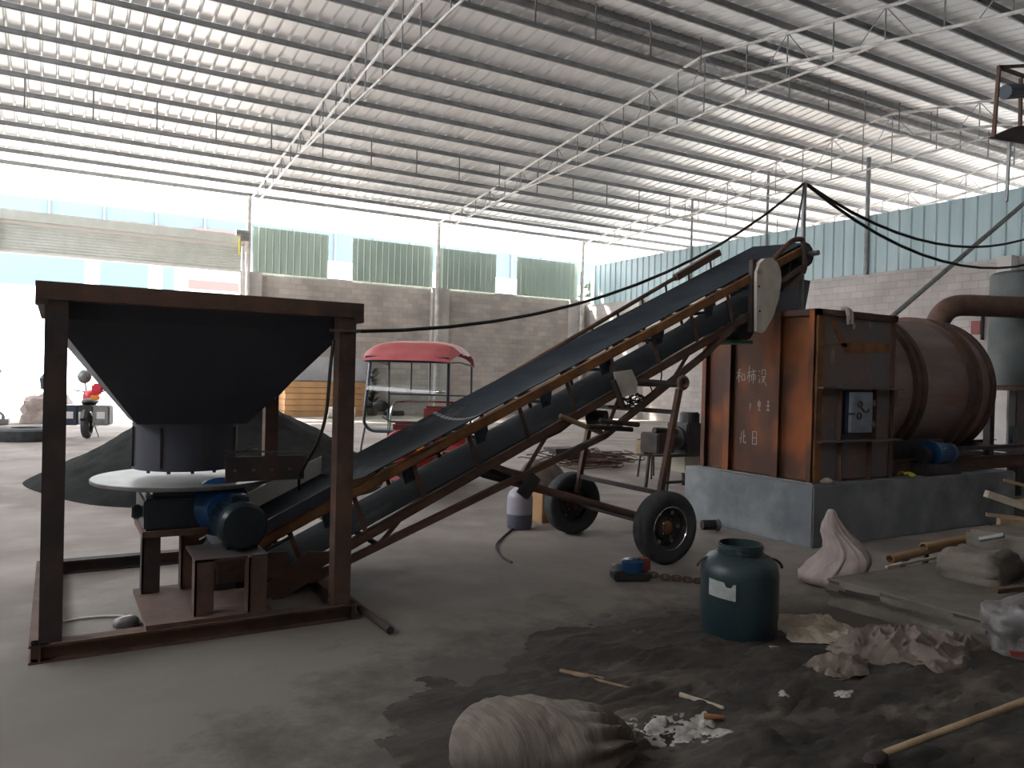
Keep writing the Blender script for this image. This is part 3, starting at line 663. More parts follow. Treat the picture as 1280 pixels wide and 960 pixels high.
MB().prism([(0.47, 5.72, 0.10), (0.47, 4.86, 0.10), (1.18, 4.86, 0.10), (1.18, 5.44, 0.10), (0.86, 5.44, 0.10), (0.86, 5.72, 0.10)], (0, 0, 0.025)).build('base_plate', 'rust', st, smooth=False)
for x, y, h in ((0.56, 5.62, 0.56), (0.79, 4.98, 0.46), (1.09, 4.93, 0.46), (0.80, 5.64, 0.52)):
    MB().channel((x, y, 0.12), (x, y, h), 0.11, 0.12, 0.012, up=(0, 1, 0)).box((x-0.055, y-0.058, 0.12), (x+0.055, y-0.046, h)).build('leg', 'rust' if x > 0.6 else 'rustdk', st, smooth=False)
MB().box((0.49, 5.4, 0.52), (0.88, 5.98, 0.56)).build('top_plate', 'rust', st, smooth=False)
MB().box((0.74, 4.92, 0.445), (1.16, 5.35, 0.462)).build('motor_plate', 'rustdk', st, smooth=False)

# ------------------------------------------------------------ belt conveyor on wheels
S = 0.473
def rz_(x): return 0.704+S*(x-1.85)        # height of the near top rail
YN, YFa, YC = 5.55, 6.28, 5.915
cv = thing('belt_conveyor', 'long inclined belt conveyor on two wheels rising to the furnace', 'conveyor', (4.63, YC, 0))
def P(x, y, dz=0): return V((x, y, rz_(x)+dz))
x0c, x1c = 0.95, 6.75
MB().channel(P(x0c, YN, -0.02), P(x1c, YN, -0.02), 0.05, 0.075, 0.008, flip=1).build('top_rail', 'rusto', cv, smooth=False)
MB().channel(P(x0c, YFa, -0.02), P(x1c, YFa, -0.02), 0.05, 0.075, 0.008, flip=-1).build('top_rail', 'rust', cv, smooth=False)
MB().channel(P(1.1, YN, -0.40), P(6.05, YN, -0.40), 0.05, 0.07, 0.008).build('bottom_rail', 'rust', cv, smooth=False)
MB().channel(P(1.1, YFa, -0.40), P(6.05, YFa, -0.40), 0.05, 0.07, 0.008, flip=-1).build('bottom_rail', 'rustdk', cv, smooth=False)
for i in range(11):
    x = 1.45+i*0.47
    for y in (YN, YFa):
        MB().beam(P(x, y, -0.05), P(x+0.10, y, -0.37), 0.035, 0.012, up=(0, 1, 0)).build('lattice_bar', 'rust', cv, smooth=False)
# carrying belt: slightly troughed, far edge raised towards the head
HX, HR = 6.86, 0.125       # head pulley
hz_ = rz_(HX)-0.075
TX, TR = 1.02, 0.11
def belt_top(u, v):
    x = 1.05+u*(HX-1.05-0.06); y = YN+0.02+v*0.70
    tr = 0.055*(1-u**6)*(1-(2*v-1)**2)
    return V((x, y, rz_(x)+0.045-tr+0.05*v*u**0.7))
def belt():
    m = MB(); n_ = 8
    path = [[belt_top(i/60, j/n_) for j in range(n_+1)] for i in range(61)]
    hc = V((HX, 0, rz_(HX)-HR+0.03))
    for k in range(1, 9):
        a = math.radians(115)-k*math.radians(26); path.append([V((HX+HR*math.cos(a), YN+0.04+j/n_*0.66, hc.z+HR*math.sin(a))) for j in range(n_+1)])
    for i in range(41):
        x = HX-0.15-i/40*(HX-0.15-1.15); path.append([V((x, YN+0.04+j/n_*0.66, rz_(x)-0.345-0.02*math.sin(PI*i/40)**2)) for j in range(n_+1)])
    for k in range(1, 7):
        a = math.radians(-90-k*28); path.append([V((TX+TR*math.cos(a), YN+0.04+j/n_*0.66, rz_(TX)-0.14+TR*math.sin(a))) for j in range(n_+1)])
    g = [[m.bm.verts.new(p) for p in row] for row in path]; g.append(g[0])
    for A, B in zip(g, g[1:]):
        for j in range(n_): m.bm.faces.new([A[j], A[j+1], B[j+1], B[j]])
    return m
bo = belt().build('belt', 'belt', cv)
md = bo.modifiers.new('thickness', 'SOLIDIFY'); md.thickness = 0.009; md.offset = 0
def spl(v, o=0.0): p = belt_top((2.87+0.10*v+o-1.05)/(HX-1.11), 1-v); p.z += 0.009; return p
m = MB()
for i in range(12):
    p = spl(i/12); q = spl((i+0.8)/12); d = V((0.035, 0, 0.035*S))
    m.quad(p, q, q+d, p+d)
m.build('belt_splice', 'galvdull', bo)
# head pulley, tail pulley
MB().lathe([(0, 0), (HR-0.03, 0), (HR-0.006, 0.02), (HR-0.001, 0.34), (HR-0.006, 0.66), (HR-0.03, 0.68), (0, 0.68)], (HX, YN+0.03, rz_(HX)-HR+0.03), (0, 1, 0), 28).build('head_pulley', 'black', cv)
MB().cyl((HX, YN-0.12, rz_(HX)-HR+0.03), (HX, YFa+0.1, rz_(HX)-HR+0.03), 0.028, n=12).build('head_shaft', 'galvdull', cv)
MB().lathe([(0, 0), (TR-0.01, 0), (TR-0.005, 0.33), (TR-0.01, 0.66), (0, 0.66)], (TX, YN+0.04, rz_(TX)-0.14), (0, 1, 0), 20).build('tail_pulley', 'rustdk', cv)
MB().box((0.96, YN-0.08, 0.16), (1.42, YN-0.05, 0.34)).build('tail_bracket', 'rust', cv, smooth=False)
MB().box((0.96, YFa+0.05, 0.16), (1.42, YFa+0.08, 0.34)).build('tail_bracket', 'rust', cv, smooth=False)
MB().prism([(1.273, 5.500, 0.092), (1.358, 5.500, -0.030), (1.637, 5.500, 0.125), (1.750, 5.500, 0.298), (1.575, 5.500, 0.314)], (0, 0.03, 0)).build('tail_plate', 'rust', cv, smooth=False)
MB().tube([(1.45, YN-0.07, 0.44), (1.02, YN-0.07, 0.24)], 0.012, 6).build('take_up_screw', 'rustdk', cv)
# troughing idlers and return rollers
for i in range(8):
    x = 1.75+i*0.62; z = rz_(x)-0.06
    idl = MB().box((x-0.02, YN+0.02, z-0.10), (x+0.02, YFa-0.02, z-0.07)).build('idler_frame', 'tealmotor', cv, smooth=False)
    for yy in (YN+0.03, YFa-0.05):
        MB().prism([(x-0.07, yy, z+0.03-0.033), (x+0.07, yy, z+0.03+0.033), (x+0.05, yy, z-0.11), (x-0.03, yy, z-0.14)], (0, 0.012, 0)).build('idler_bracket', 'navy', idl, smooth=False)
    MB().cyl((x, YN+0.26, z-0.025), (x, YFa-0.26, z-0.025), 0.035, n=12).build('idler_roller', 'navy', idl)
    MB().cyl((x, YN+0.04, z+0.0), (x, YN+0.25, z-0.025), 0.033, n=12).build('idler_roller', 'navy', idl)
    MB().cyl((x, YFa-0.25, z-0.025), (x, YFa-0.04, z+0.0), 0.033, n=12).build('idler_roller', 'navy', idl)
for x in (1.9, 2.55, 3.5, 4.7, 5.7):
    MB().cyl(P(x, YN+0.02, -0.41), P(x, YFa-0.02, -0.41), 0.03, n=12).build('return_roller', 'navy', cv)
# far guard tube with its stubs and end box
ga, gb_ = V((1.9, 6.30, 0.67)), V((6.30, 6.30, 3.03))
def gp(t): return ga.lerp(gb_, t)
MB().tube([gp(0), gp(1)], 0.022, 8).build('guard_rail', 'rust', cv)
for i in range(14):
    p = gp((i+0.6)/14); MB().beam(p, V((p.x+0.02, YFa, rz_(p.x)-0.02)), 0.02, 0.012, up=(0, 1, 0)).build('guard_stub', 'rustdk', cv, smooth=False)
MB().beam(gp(0.86), gp(1.0), 0.07, 0.07).build('guard_box', 'rust', cv, smooth=False)
# skirts at the loading end
def skirt(y, xa, xb, ha, hb, mt, nm='skirt_board'):
    MB().prism([P(xa, y, 0.0), P(xb, y, 0.0), P(xb, y, hb), P(xa, y, ha)], (0, 0.006, 0)).build(nm, mt, cv, smooth=False)
skirt(YN+0.0, 1.02, 1.80, 0.11, 0.115, 'hopper'); skirt(YFa-0.04, 1.05, 1.88, 0.20, 0.20, 'white'); skirt(YN+0.0, 1.82, 2.10, 0.10, 0.03, 'rust', 'skirt_end_plate')  # far board is white: the sky's reflection is put into its colour
MB().prism([P(1.02, YN, 0.0), P(1.02, YFa, 0.0), P(1.02, YFa, 0.16), P(1.02, YN, 0.11)], (-0.006, 0, 0)).build('skirt_board', 'hopper', cv, smooth=False)
# near hoop over the head pulley and drive guard
MB().tube(catmull([P(6.18, YN-0.05, 0.03), (6.476, 5.500, 3.036), (6.619, 5.500, 3.102), (6.706, 5.500, 3.078), (6.741, 5.500, 2.856), (6.720, 5.500, 2.762)], 5), 0.026, 8).build('head_hoop', 'rust', cv)
MB().beam((6.384, 5.500, 2.642), (6.717, 5.500, 2.829), 0.05, 0.035).beam((6.459, 5.500, 2.566), (6.696, 5.500, 2.727), 0.04, 0.03).build('bearing_arm', 'rust', cv, smooth=False)
gd = MB()
go = [(5.989, 5.460, 2.701), (6.030, 5.460, 2.792), (6.108, 5.460, 2.848), (6.200, 5.460, 2.865), (6.283, 5.460, 2.824), (6.333, 5.460, 2.748), (6.349, 5.460, 2.652), (6.321, 5.460, 2.471), (6.247, 5.460, 2.280), (6.137, 5.460, 2.129), (6.081, 5.460, 2.094), (6.012, 5.460, 2.114)]
gu = gd.prism(go, (0, 0.06, 0)).build('drive_guard', 'cream', cv, smooth=False)
for px in ((6.023, 5.455, 2.560), (6.044, 5.455, 2.315)):
    MB().cyl(V(px), V(px)+V((0.0, 0.01, 0)), 0.012, n=8).build('bolt', 'black', gu)
MB().beam((5.993, 5.520, 2.827), (5.999, 5.520, 2.108), 0.05, 0.05, up=(0, 1, 0)).build('head_upright', 'rustdk', cv, smooth=False)
MB().beam((6.840, 6.300, 3.001), (6.846, 6.300, 2.180), 0.05, 0.05, up=(0, 1, 0)).build('head_upright', 'rustdk', cv, smooth=False)
# drive motor hanging under the head
dm = motor_mb((6.02, 5.72, 2.16), (6.02, 6.10, 2.16), 0.12).build('drive_motor', 'tealmotor', cv, smooth=False)
MB().box((5.86, 5.66, 2.0), (6.18, 6.16, 2.03)).build('motor_plate', 'greenpaint', cv, smooth=False)
MB().cyl((6.02, 5.62, 2.16), (6.02, 5.72, 2.16), 0.13, n=20).build('motor_bell', 'tealmotor', dm)
# under-truss
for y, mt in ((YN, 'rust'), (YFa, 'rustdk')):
    dy = y-YN
    A, B, C_, D, E_ = V((1.594, 5.550, 0.100)), V((3.371, 5.550, 0.774)), V((4.218, 5.550, 1.094)), V((5.417, 5.550, 1.871)), V((5.923, 5.550, 2.265))
    pts = [A, B, C_, D, E_]
    for p, q in zip(pts, pts[1:]): MB().beam(p+V((0, dy, 0)), q+V((0, dy, 0)), 0.05, 0.055, up=(0, 1, 0)).build('truss_tube', mt, cv, smooth=False)
    for (px, pb) in (((2.691, 5.550, 0.803), 0.45), ((3.584, 5.550, 1.105), 0.62)):
        pass
    for xb, xt in ((2.12, 2.30), (3.38, 3.62), (3.38, 3.10), (4.22, 4.40), (5.0, 5.2), (5.45, 5.62)):
        def tz(x):
            for p, q in zip(pts, pts[1:]):
                if p.x <= x <= q.x: return p.z+(q.z-p.z)*(x-p.x)/(q.x-p.x)
        MB().beam((xb, y, tz(xb)), (xt, y, rz_(xt)-0.42), 0.035, 0.012, up=(0, 1, 0)).build('brace', mt, cv, smooth=False)
MB().beam((2.12, YN, 0.31), (2.12, YFa, 0.31), 0.03, 0.03).build('cross_member', 'rustdk', cv, smooth=False)
MB().beam((3.38, YN, 0.79), (3.38, YFa, 0.79), 0.04, 0.04).build('cross_member', 'rustdk', cv, smooth=False)
# wheel frame: legs, ring joints, axle struts
for y, s_ in ((5.27, 1), (6.50, -1)):
    MB().beam((4.60, y, 0.40), (4.835, y, 1.53), 0.045, 0.05, up=(0, 1, 0)).build('leg', 'rust', cv, smooth=False)
    MB().torus((4.85, y-0.03*s_, 1.585), (0, 1, 0), 0.048, 0.022, 20, 8).cyl((4.85, y-0.02, 1.585), (4.85, y+0.02, 1.585), 0.03, n=14).build('pivot_ring', 'rust', cv)
    MB().tube([(4.60, y, 0.36), (3.40, YN if s_ > 0 else YFa, 0.70)], 0.034, 10).build('axle_strut', 'rust', cv)
    MB().box((4.56, y-0.03, 0.26), (4.68, y+0.03, 0.44)).build('axle_plate', 'rustdk', cv, smooth=False)
for x, z in ((4.65, 0.60), (4.79, 1.32), (4.84, 1.56)):
    MB().beam((x, 5.27, z), (x, 6.50, z), 0.04, 0.04).build('cross_member', 'rustdk', cv, smooth=False)
MB().beam((4.55, YN-0.06, 1.60), (4.83, 5.27, 1.58), 0.03, 0.03).build('pivot_arm', 'rustdk', cv, smooth=False)
MB().beam((3.15, YFa-0.1, 0.86), (3.42, 5.50, 0.70), 0.045, 0.045).build('cross_member', 'rustdk', cv, smooth=False)
MB().cyl((4.63, 5.18, 0.32), (4.63, 6.60, 0.32), 0.028, n=12).build('axle', 'rustdk', cv)
MB().beam((3.087, 5.900, 0.771), (3.428, 5.800, 0.685), 0.03, 0.03).build('cross_member', 'rustdk', cv, smooth=False)
MB().beam((3.34, 5.48, 0.62), (3.46, 5.48, 0.78), 0.06, 0.1).build('strut_bracket', 'rustdk', cv, smooth=False)
def wheel():
    t = thing('w', 'w', 'w')
    R_, h = 0.315, 0.085
    tyre = MB().lathe([(0.185, -0.06), (0.20, -0.075), (0.24, -0.088), (0.28, -0.085), (0.305, -0.07), (0.315, -0.05), (0.311, -0.025), (0.315, -0.02), (0.315, 0.02), (0.311, 0.025), (0.315, 0.05), (0.305, 0.07), (0.28, 0.085), (0.24, 0.088), (0.20, 0.075), (0.185, 0.06), (0.178, 0.03), (0.178, -0.03), (0.185, -0.06)], (0, 0, 0), (0, 1, 0), 48, cap=False).build('tyre', 'rubber', t, local=True)
    rim = MB().lathe([(0.19, -0.072), (0.188, -0.055), (0.172, -0.045), (0.165, -0.01), (0.125, 0.0), (0.10, -0.025), (0.06, -0.028), (0.0, -0.028)], (0, 0, 0), (0, 1, 0), 36, cap=False).lathe([(0.19, 0.072), (0.188, 0.055), (0.172, 0.045), (0.165, 0.0)], (0, 0, 0), (0, 1, 0), 36, cap=False).build('rim', 'black', t, local=True)
    MB().torus((0, -0.071, 0), (0, 1, 0), 0.188, 0.005, 36, 6).build('rim_edge', 'chrome', rim, local=True)
    for i in range(6):
        a = i*PI/3; MB().cyl((0.142*math.cos(a), -0.012, 0.142*math.sin(a)), (0.142*math.cos(a), -0.004, 0.142*math.sin(a)), 0.018, n=10).build('rim_slot', 'galvdull', rim, local=True)
    hub = MB().lathe([(0.0, -0.062), (0.035, -0.060), (0.045, -0.035), (0.06, -0.028)], (0, 0, 0), (0, 1, 0), 20).build('hub', 'rusto', t, local=True)
    for i in range(5):
        a = i*2*PI/5; MB().cyl((0.075*math.cos(a), -0.045, 0.075*math.sin(a)), (0.075*math.cos(a), -0.025, 0.075*math.sin(a)), 0.009, n=6).build('wheel_nut', 'chrome', hub, local=True)
    return t
wh = wheel()
del wh['label']; del wh['category']
wh.name = 'wheel'; wh.parent = cv
wh.location = V((4.63, 5.18, 0.317))-cv.location
w2 = dup(wh, cv); w2.location = V((4.63, 6.60, 0.317))-cv.location; w2.rotation_euler = (0, 0, PI)
# tubes and plate clutter tied under the frame
MB().prism([(4.292, 5.520, 1.665), (4.491, 5.520, 1.692), (4.560, 5.520, 1.578), (4.554, 5.520, 1.476), (4.408, 5.520, 1.445), (4.333, 5.520, 1.523)], (0, 0.02, 0)).build('guard_plate', 'cream', cv, smooth=False)
MB().beam((4.261, 5.500, 1.594), (4.386, 5.500, 1.346), 0.02, 0.07, up=(0, 1, 0)).build('hanger_plate', 'rustdk', cv, smooth=False)

# ------------------------------------------------------------ things lodged in the conveyor
for i, (a, b_, lb) in enumerate((((4.057, 5.400, 1.240), (4.483, 5.400, 1.201), 'upper rusty pipe stub poking out of the conveyor frame'), ((3.968, 5.450, 1.189), (4.452, 5.450, 1.155), 'lower rusty pipe stub poking out of the conveyor frame'), ((3.708, 5.500, 1.277), (4.153, 5.500, 1.127), 'olive green pipe tied across the conveyor underframe'))):
    tag(MB().cyl(a, b_, 0.022, n=12).build('steel_pipe', 'rustdk' if i < 2 else 'wood'), lb, 'pipe')
tag(motor_mb((4.183, 5.750, 1.254), (4.278, 5.600, 1.254), 0.065, 14).build('small_motor', 'black', smooth=False), 'small black motor hung under the middle of the conveyor', 'motor')
m = MB()
for k in range(9):
    r_ = 0.05+0.05*random.random(); c_ = V((4.647, 5.700, 1.411))+V((random.uniform(-.1, .1), random.uniform(-.1, .1), random.uniform(-.05, .05)))
    m.tube([c_+V((r_*math.cos(a), 0.03*math.sin(a*2+k), r_*0.6*math.sin(a))) for a in [i*2*PI/14 for i in range(15)]], 0.006, 5)
m.tube(catmull([(4.878, 5.700, 1.754), (4.794, 5.700, 1.639), (4.887, 5.700, 1.489), (4.743, 5.700, 1.412)]), 0.007, 5)
m.tube(catmull([(4.987, 5.700, 1.758), (4.992, 5.700, 1.605), (4.887, 5.700, 1.489), (4.649, 5.700, 1.374), (4.369, 5.700, 1.351)]), 0.007, 5)
tag(m.build('cable_bundle', 'cable'), 'tangled black cables hung under the conveyor near its wheel frame', 'cable')

# ------------------------------------------------------------ plinth, furnace, rotary drum
tag(MB().box((6.37, 5.02, 0), (10.05, 6.82, 0.61)).build('plinth', 'plinth', bev=0.015), 'grey-blue rendered concrete plinth under the rusty furnace', 'plinth')
FX0, FX1, FY0, FY1, FZ0, FZ1 = 6.50, 7.755, 5.13, 6.68, 0.61, 2.34
fu = thing('furnace', 'tall orange-rust steel furnace box with a grey cast door', 'furnace', (7.1, 6.0, 0.61))
MB().box((FX0+0.03, FY0+0.03, FZ0+0.02), (FX1-0.02, FY1-0.02, FZ1-0.02)).build('casing', 'rustplate', fu, smooth=False)
MB().box((FX0+0.05, FY0+0.012, FZ0+0.03), (FX1-0.03, FY0+0.029, FZ1-0.03)).build('front_plate', 'firepl', fu, smooth=False)
# left face: vertical channels
for y in (FY0+0.04, 5.60, 6.28, FY1-0.04):
    MB().channel((FX0, y, FZ0), (FX0, y, FZ1), 0.06 if y not in (5.60, 6.28) else 0.09, 0.07, 0.01, up=(1, 0, 0)).build('stiffener', 'rustplate', fu, smooth=False)
for a, b_ in (((FX0-0.02, FY0-0.02, FZ1-0.05), (FX1+0.02, FY0+0.05, FZ1+0.012)), ((FX0-0.02, FY1-0.05, FZ1-0.05), (FX1+0.02, FY1+0.02, FZ1+0.012)), ((FX0-0.02, FY0-0.02, FZ1-0.05), (FX0+0.05, FY1+0.02, FZ1+0.012)), ((FX1-0.05, FY0-0.02, FZ1-0.05), (FX1+0.02, FY1+0.02, FZ1+0.012))):
    MB().box(a, b_).build('top_angle', 'rust', fu, smooth=False)
for a, b_ in (((FX0-0.03, FY0-0.03, FZ0), (FX1+0.03, FY0+0.04, FZ0+0.012)), ((FX0-0.05, FY0-0.03, FZ0), (FX0+0.04, FY1+0.03, FZ0+0.012))):
    MB().box(a, b_).build('base_flange', 'galvdull', fu, smooth=False)
for z in (1.56, 1.02):
    MB().box((FX0+0.02, FY0-0.075, z), (FX1+0.08, FY0+0.02, z+0.018)).build('front_shelf', 'firepl', fu, smooth=False)
MB().box((FX0-0.0, FY0-0.01, FZ0), (FX0+0.09, FY0+0.012, FZ1)).build('corner_angle', 'rusto', fu, smooth=False)
MB().box((FX1-0.05, FY0-0.01, FZ0), (FX1, FY0+0.012, FZ1)).build('corner_angle', 'rust', fu, smooth=False)
for x, z0, z1 in ((6.84, 1.047, 1.56), (7.40, 1.047, 1.56), (6.86, 0.62, 1.02), (7.34, 0.62, 1.02)):
    MB().box((x, FY0-0.045, z0), (x+0.012, FY0+0.014, z1)).build('stiffener', 'rust', fu, smooth=False)
MB().prism([(6.60, FY0+0.01, 2.02), (FX1-0.05, FY0+0.01, 2.06), (FX1-0.05, FY0+0.01, 1.96), (6.98, FY0+0.01, 1.925), (6.86, FY0+0.01, 2.0)], (0, -0.003, 0)).prism([(6.68, FY0+0.01, 2.27), (6.78, FY0+0.01, 2.27), (6.98, FY0+0.01, 2.0), (6.9, FY0+0.01, 1.98)], (0, -0.003, 0)).build('scorch_streak', 'rusto', fu, smooth=False)
dr = MB().box((6.915, FY0-0.05, 1.10), (7.325, FY0+0.01, 1.545)).build('door_frame', 'navy', fu, bev=0.012)
dp = mat('cast_door_grey', (0.20, 0.225, 0.28), (0.27, 0.30, 0.35), 7, rough=0.5, bump=0.3)
d_ = MB().box((6.945, FY0-0.085, 1.12), (7.285, FY0-0.05, 1.53)).box((6.975, FY0-0.092, 1.15), (7.255, FY0-0.085, 1.50)).build('furnace_door', dp, fu, bev=0.008)
MB().torus((7.060, FY0-0.10, 1.41), (0, 1, 0), 0.03, 0.008, 14, 6).torus((7.050, FY0-0.10, 1.29), (0, 1, 0), 0.032, 0.008, 14, 6).tube([(7.075, FY0-0.10, 1.38), (7.125, FY0-0.10, 1.335), (7.185, FY0-0.10, 1.33), (7.205, FY0-0.10, 1.36)], 0.009, 6).build('door_emblem', 'black', d_)
MB().box((6.885, FY0-0.10, 1.305), (6.985, FY0-0.085, 1.32)).build('door_latch', 'black', d_)
for z in (1.20, 1.42):
    MB().cyl((7.315, FY0-0.08, z-0.03), (7.315, FY0-0.08, z+0.03), 0.014, n=8).box((7.225, FY0-0.09, z-0.01), (7.325, FY0-0.075, z+0.01)).build('hinge', 'galvdull', d_)
# hood plate above the head pulley end
MB().prism([(6.55, 6.30, 2.35), (7.72, 6.30, 2.35), (7.98, 6.42, 2.87), (6.55, 6.42, 2.92)], (0, 0.012, 0)).build('hood_plate', 'hopper', fu, smooth=False)
MB().prism([(6.70, 6.295, 2.35), (6.73, 6.295, 2.35), (6.73, 6.40, 2.88), (6.70, 6.40, 2.88)], (0, -0.012, 0)).build('hood_rib', 'rustdk', fu, smooth=False)
# chalk writing on the left face (plane x = FX0+0.03): characters drawn as strokes in a unit box
glyphs = {
 'he': [[(.45, 1), (.2, .9)], [(0, .72), (.55, .72)], [(.28, .95), (.28, 0)], [(.28, .65), (0, .25)], [(.28, .6), (.5, .4)], [(.62, .6), (.62, .15)], [(.62, .6), (.98, .6), (.98, .15)], [(.62, .2), (.98, .2)]],
 'shi': [[(0, .72), (.4, .78)], [(.22, 1.25), (.22, 0)], [(.22, .7), (.0, .3)], [(.22, .6), (.4, .45)], [(.65, 1.0), (.7, .88)], [(.45, .8), (1, .85)], [(.5, .6), (.5, .15)], [(.5, .6), (.9, .62), (.88, .2)], [(.7, .85), (.7, -.05)]],
 'mo': [[(.05, .9), (.15, .8)], [(0, .55), (.1, .5)], [(.1, 0), (.2, .35)], [(.4, .95), (.38, .6)], [(.4, .95), (.75, .95), (.78, .6), (.9, .62)], [(.35, .45), (.8, .48), (.35, 0)], [(.45, .35), (.95, -.2)]],
 'l1': [[(0, .6), (.3, .5)], [(0, .3), (.3, .35)], [(.15, .7), (.1, .0)]], 'l2': [[(0, .8), (.4, .8), (.4, .4), (0, .4), (0, .8)], [(.2, 1), (.2, 0)], [(0, .1), (.5, .05)]],
 'l3': [[(.1, .9), (.5, .9)], [(.3, .9), (.3, .1)], [(0, .5), (.55, .5)], [(0, .1), (.6, .1)]],
 'bei': [[(.0, .3), (.15, .45)], [(.2, .9), (.1, 0)], [(.42, 1), (.40, .1), (.62, .05), (.62, .2)], [(.42, .5), (.6, .62)]],
 'ri': [[(.1, .95), (.1, .05)], [(.1, .95), (.5, .95), (.5, .05)], [(.1, .5), (.5, .5)], [(.1, .05), (.5, .05)]],
}
def write(chars, y_left, z0, h, w_, gap):
    m = MB(); y = y_left
    for c in chars:
        for st_ in glyphs[c]:
            for p, q in zip(st_, st_[1:]):
                a = V((FX0+0.028, y-p[0]*w_, z0+p[1]*h)); b_ = V((FX0+0.028, y-q[0]*w_, z0+q[1]*h))
                m.beam(a, b_, 0.009, 0.004, up=(1, 0, 0))
        y -= w_+gap
    return m
write(['he', 'shi', 'mo'], 6.20, 1.60, 0.15, 0.125, 0.03).build('chalk_writing', 'chalk', fu, smooth=False)
write(['l1', 'l2', 'l3'], 6.00, 1.30, 0.12, 0.08, 0.035).build('chalk_writing', 'chalk', fu, smooth=False)
write(['bei', 'ri'], 6.13, 0.93, 0.15, 0.14, 0.03).build('chalk_writing', 'chalk', fu, smooth=False)
tag(MB().tube(catmull([(6.86, 5.13, 2.37), (6.87, 5.08, 2.37), (6.88, 5.07, 2.32), (6.90, 5.065, 2.26)]), 0.022, 8).tube(catmull([(6.91, 5.13, 2.37), (6.92, 5.08, 2.36), (6.93, 5.06, 2.30), (6.92, 5.06, 2.22)]), 0.020, 7).tube(catmull([(6.88, 5.06, 2.30), (6.86, 5.055, 2.26), (6.87, 5.055, 2.21)]), 0.013, 6).tube(catmull([(6.93, 5.06, 2.25), (6.96, 5.055, 2.21), (6.955, 5.055, 2.17)]), 0.012, 6).build('work_glove', 'sackpale'), 'pair of grubby gloves hanging on the top edge of the furnace', 'gloves')
tag(MB().lathe([(0, 0), (.05, .0), (.06, .02), (.02, .05), (0, .05)], (6.66, 5.09, 0.62), n=9, fn=lambda t, k: 1+0.4*math.sin(t*5)).build('dry_straw', 'woodpale'), 'small clump of straw at the foot of the furnace corner', 'straw')

# rotary drum, axis along X
DY, DZ, DR = 6.18, 1.585, 0.86
dm_ = thing('rotary_drum', 'large rusty rotary drum with riding rings behind the furnace', 'drum', (9.1, DY, 0.72))
MB().lathe([(DR-0.06, 8.12), (DR, 8.12), (DR, 10.1), (DR-0.06, 10.1), (DR-0.06, 8.14)], (0, DY, DZ), (1, 0, 0), 64, cap=False).build('drum_shell', 'drum', dm_)
MB().lathe([(0, 10.0), (DR-0.06, 10.0), (DR-0.06, 10.02), (0, 10.02)], (0, DY, DZ), (1, 0, 0), 48).build('end_plate', 'black', dm_)
for x, w_, h in ((8.40, 0.20, 0.06), (9.52, 0.20, 0.06), (9.98, 0.08, 0.04)):
    MB().lathe([(DR-0.01, x), (DR+h, x), (DR+h, x+w_*0.35), (DR+h-0.03, x+w_*0.4), (DR+h-0.03, x+w_*0.6), (DR+h, x+w_*0.65), (DR+h, x+w_), (DR-0.01, x+w_)], (0, DY, DZ), (1, 0, 0), 64, cap=False).build('riding_ring', 'rust', dm_)
for i in range(12):
    a = 2*PI*i/12; c_ = V((8.45, DY+(DR-0.13)*math.cos(a), DZ+(DR-0.13)*math.sin(a)))
    MB().beam(c_, c_+V((1.3, 0, 0)), 0.02, 0.09, up=(0, math.cos(a), math.sin(a))).build('lifter_blade', 'rustdk', dm_, smooth=False)
ch = thing('drum_chassis', 'dark rusty channel chassis carrying the drum on rollers', 'chassis', (10, 6.2, 0.61))
for y in (5.30, 6.95):
    MB().hbeam((7.95, y, 0.70), (13.2, y, 0.70), 0.09, 0.16, 0.012, up=(0, 0, 1)).build('long_beam', 'rust' if y < 6 else 'rustdk', ch, smooth=False)
for x in (8.2, 9.5, 11.0, 12.6): MB().box((x-0.05, 5.30, 0.64), (x+0.05, 6.95, 0.74)).build('cross_beam', 'rustdk', ch, smooth=False)
for x in (8.50, 9.62):
    for y in (5.70, 6.66):
        MB().cyl((x-0.06, y, 0.84), (x+0.06, y, 0.84), 0.085, n=20).box((x-0.1, y-0.05, 0.76), (x+0.1, y+0.05, 0.82)).build('support_roller', 'rustdk', ch)
for x in (10.6, 12.4):
    for y in (5.3, 6.95): MB().box((x-0.05, y-0.05, 0.25), (x+0.05, y+0.05, 0.62)).build('leg', 'rustdk', ch, smooth=False)
MB().box((9.3, 5.24, 0.86), (13.2, 5.34, 0.90)).box((9.9, 5.26, 0.78), (10.0, 5.32, 0.86)).box((12.0, 5.26, 0.78), (12.1, 5.32, 0.86)).build('upper_rail', 'rustdk', ch, smooth=False)
MB().prism([(7.9, 5.42, 0.62), (9.3, 5.42, 0.62), (9.2, 5.42, 0.98), (7.95, 5.42, 0.98)], (0, 0.02, 0)).build('side_panel', 'black', ch, smooth=False)
bmx = thing('drive_motor', 'bright blue ribbed motor on the plinth below the drum', 'motor', (8.6, 5.2, 0.61))
motor_mb((8.62, 5.20, 0.85), (8.86, 5.20, 0.85), 0.115).build('motor_body', 'bluemotor', bmx, smooth=False)
MB().lathe([(0, 0), (0.11, 0), (0.115, 0.08), (0.09, 0.12), (0.02, 0.12)], (8.86, 5.2, 0.85), (1, 0, 0), 24).build('fan_cover', 'bluemotor', bmx)
MB().cyl((8.55, 5.2, 0.85), (8.62, 5.2, 0.85), 0.14, n=24).build('motor_flange', 'bluemotor', bmx)
MB().box((8.35, 5.08, 0.61), (9.0, 5.30, 0.74)).build('motor_base', 'black', bmx, bev=0.008)
MB().cyl((8.40, 5.2, 0.84), (8.48, 5.2, 0.84), 0.09, n=20).build('pulley', 'black', bmx)
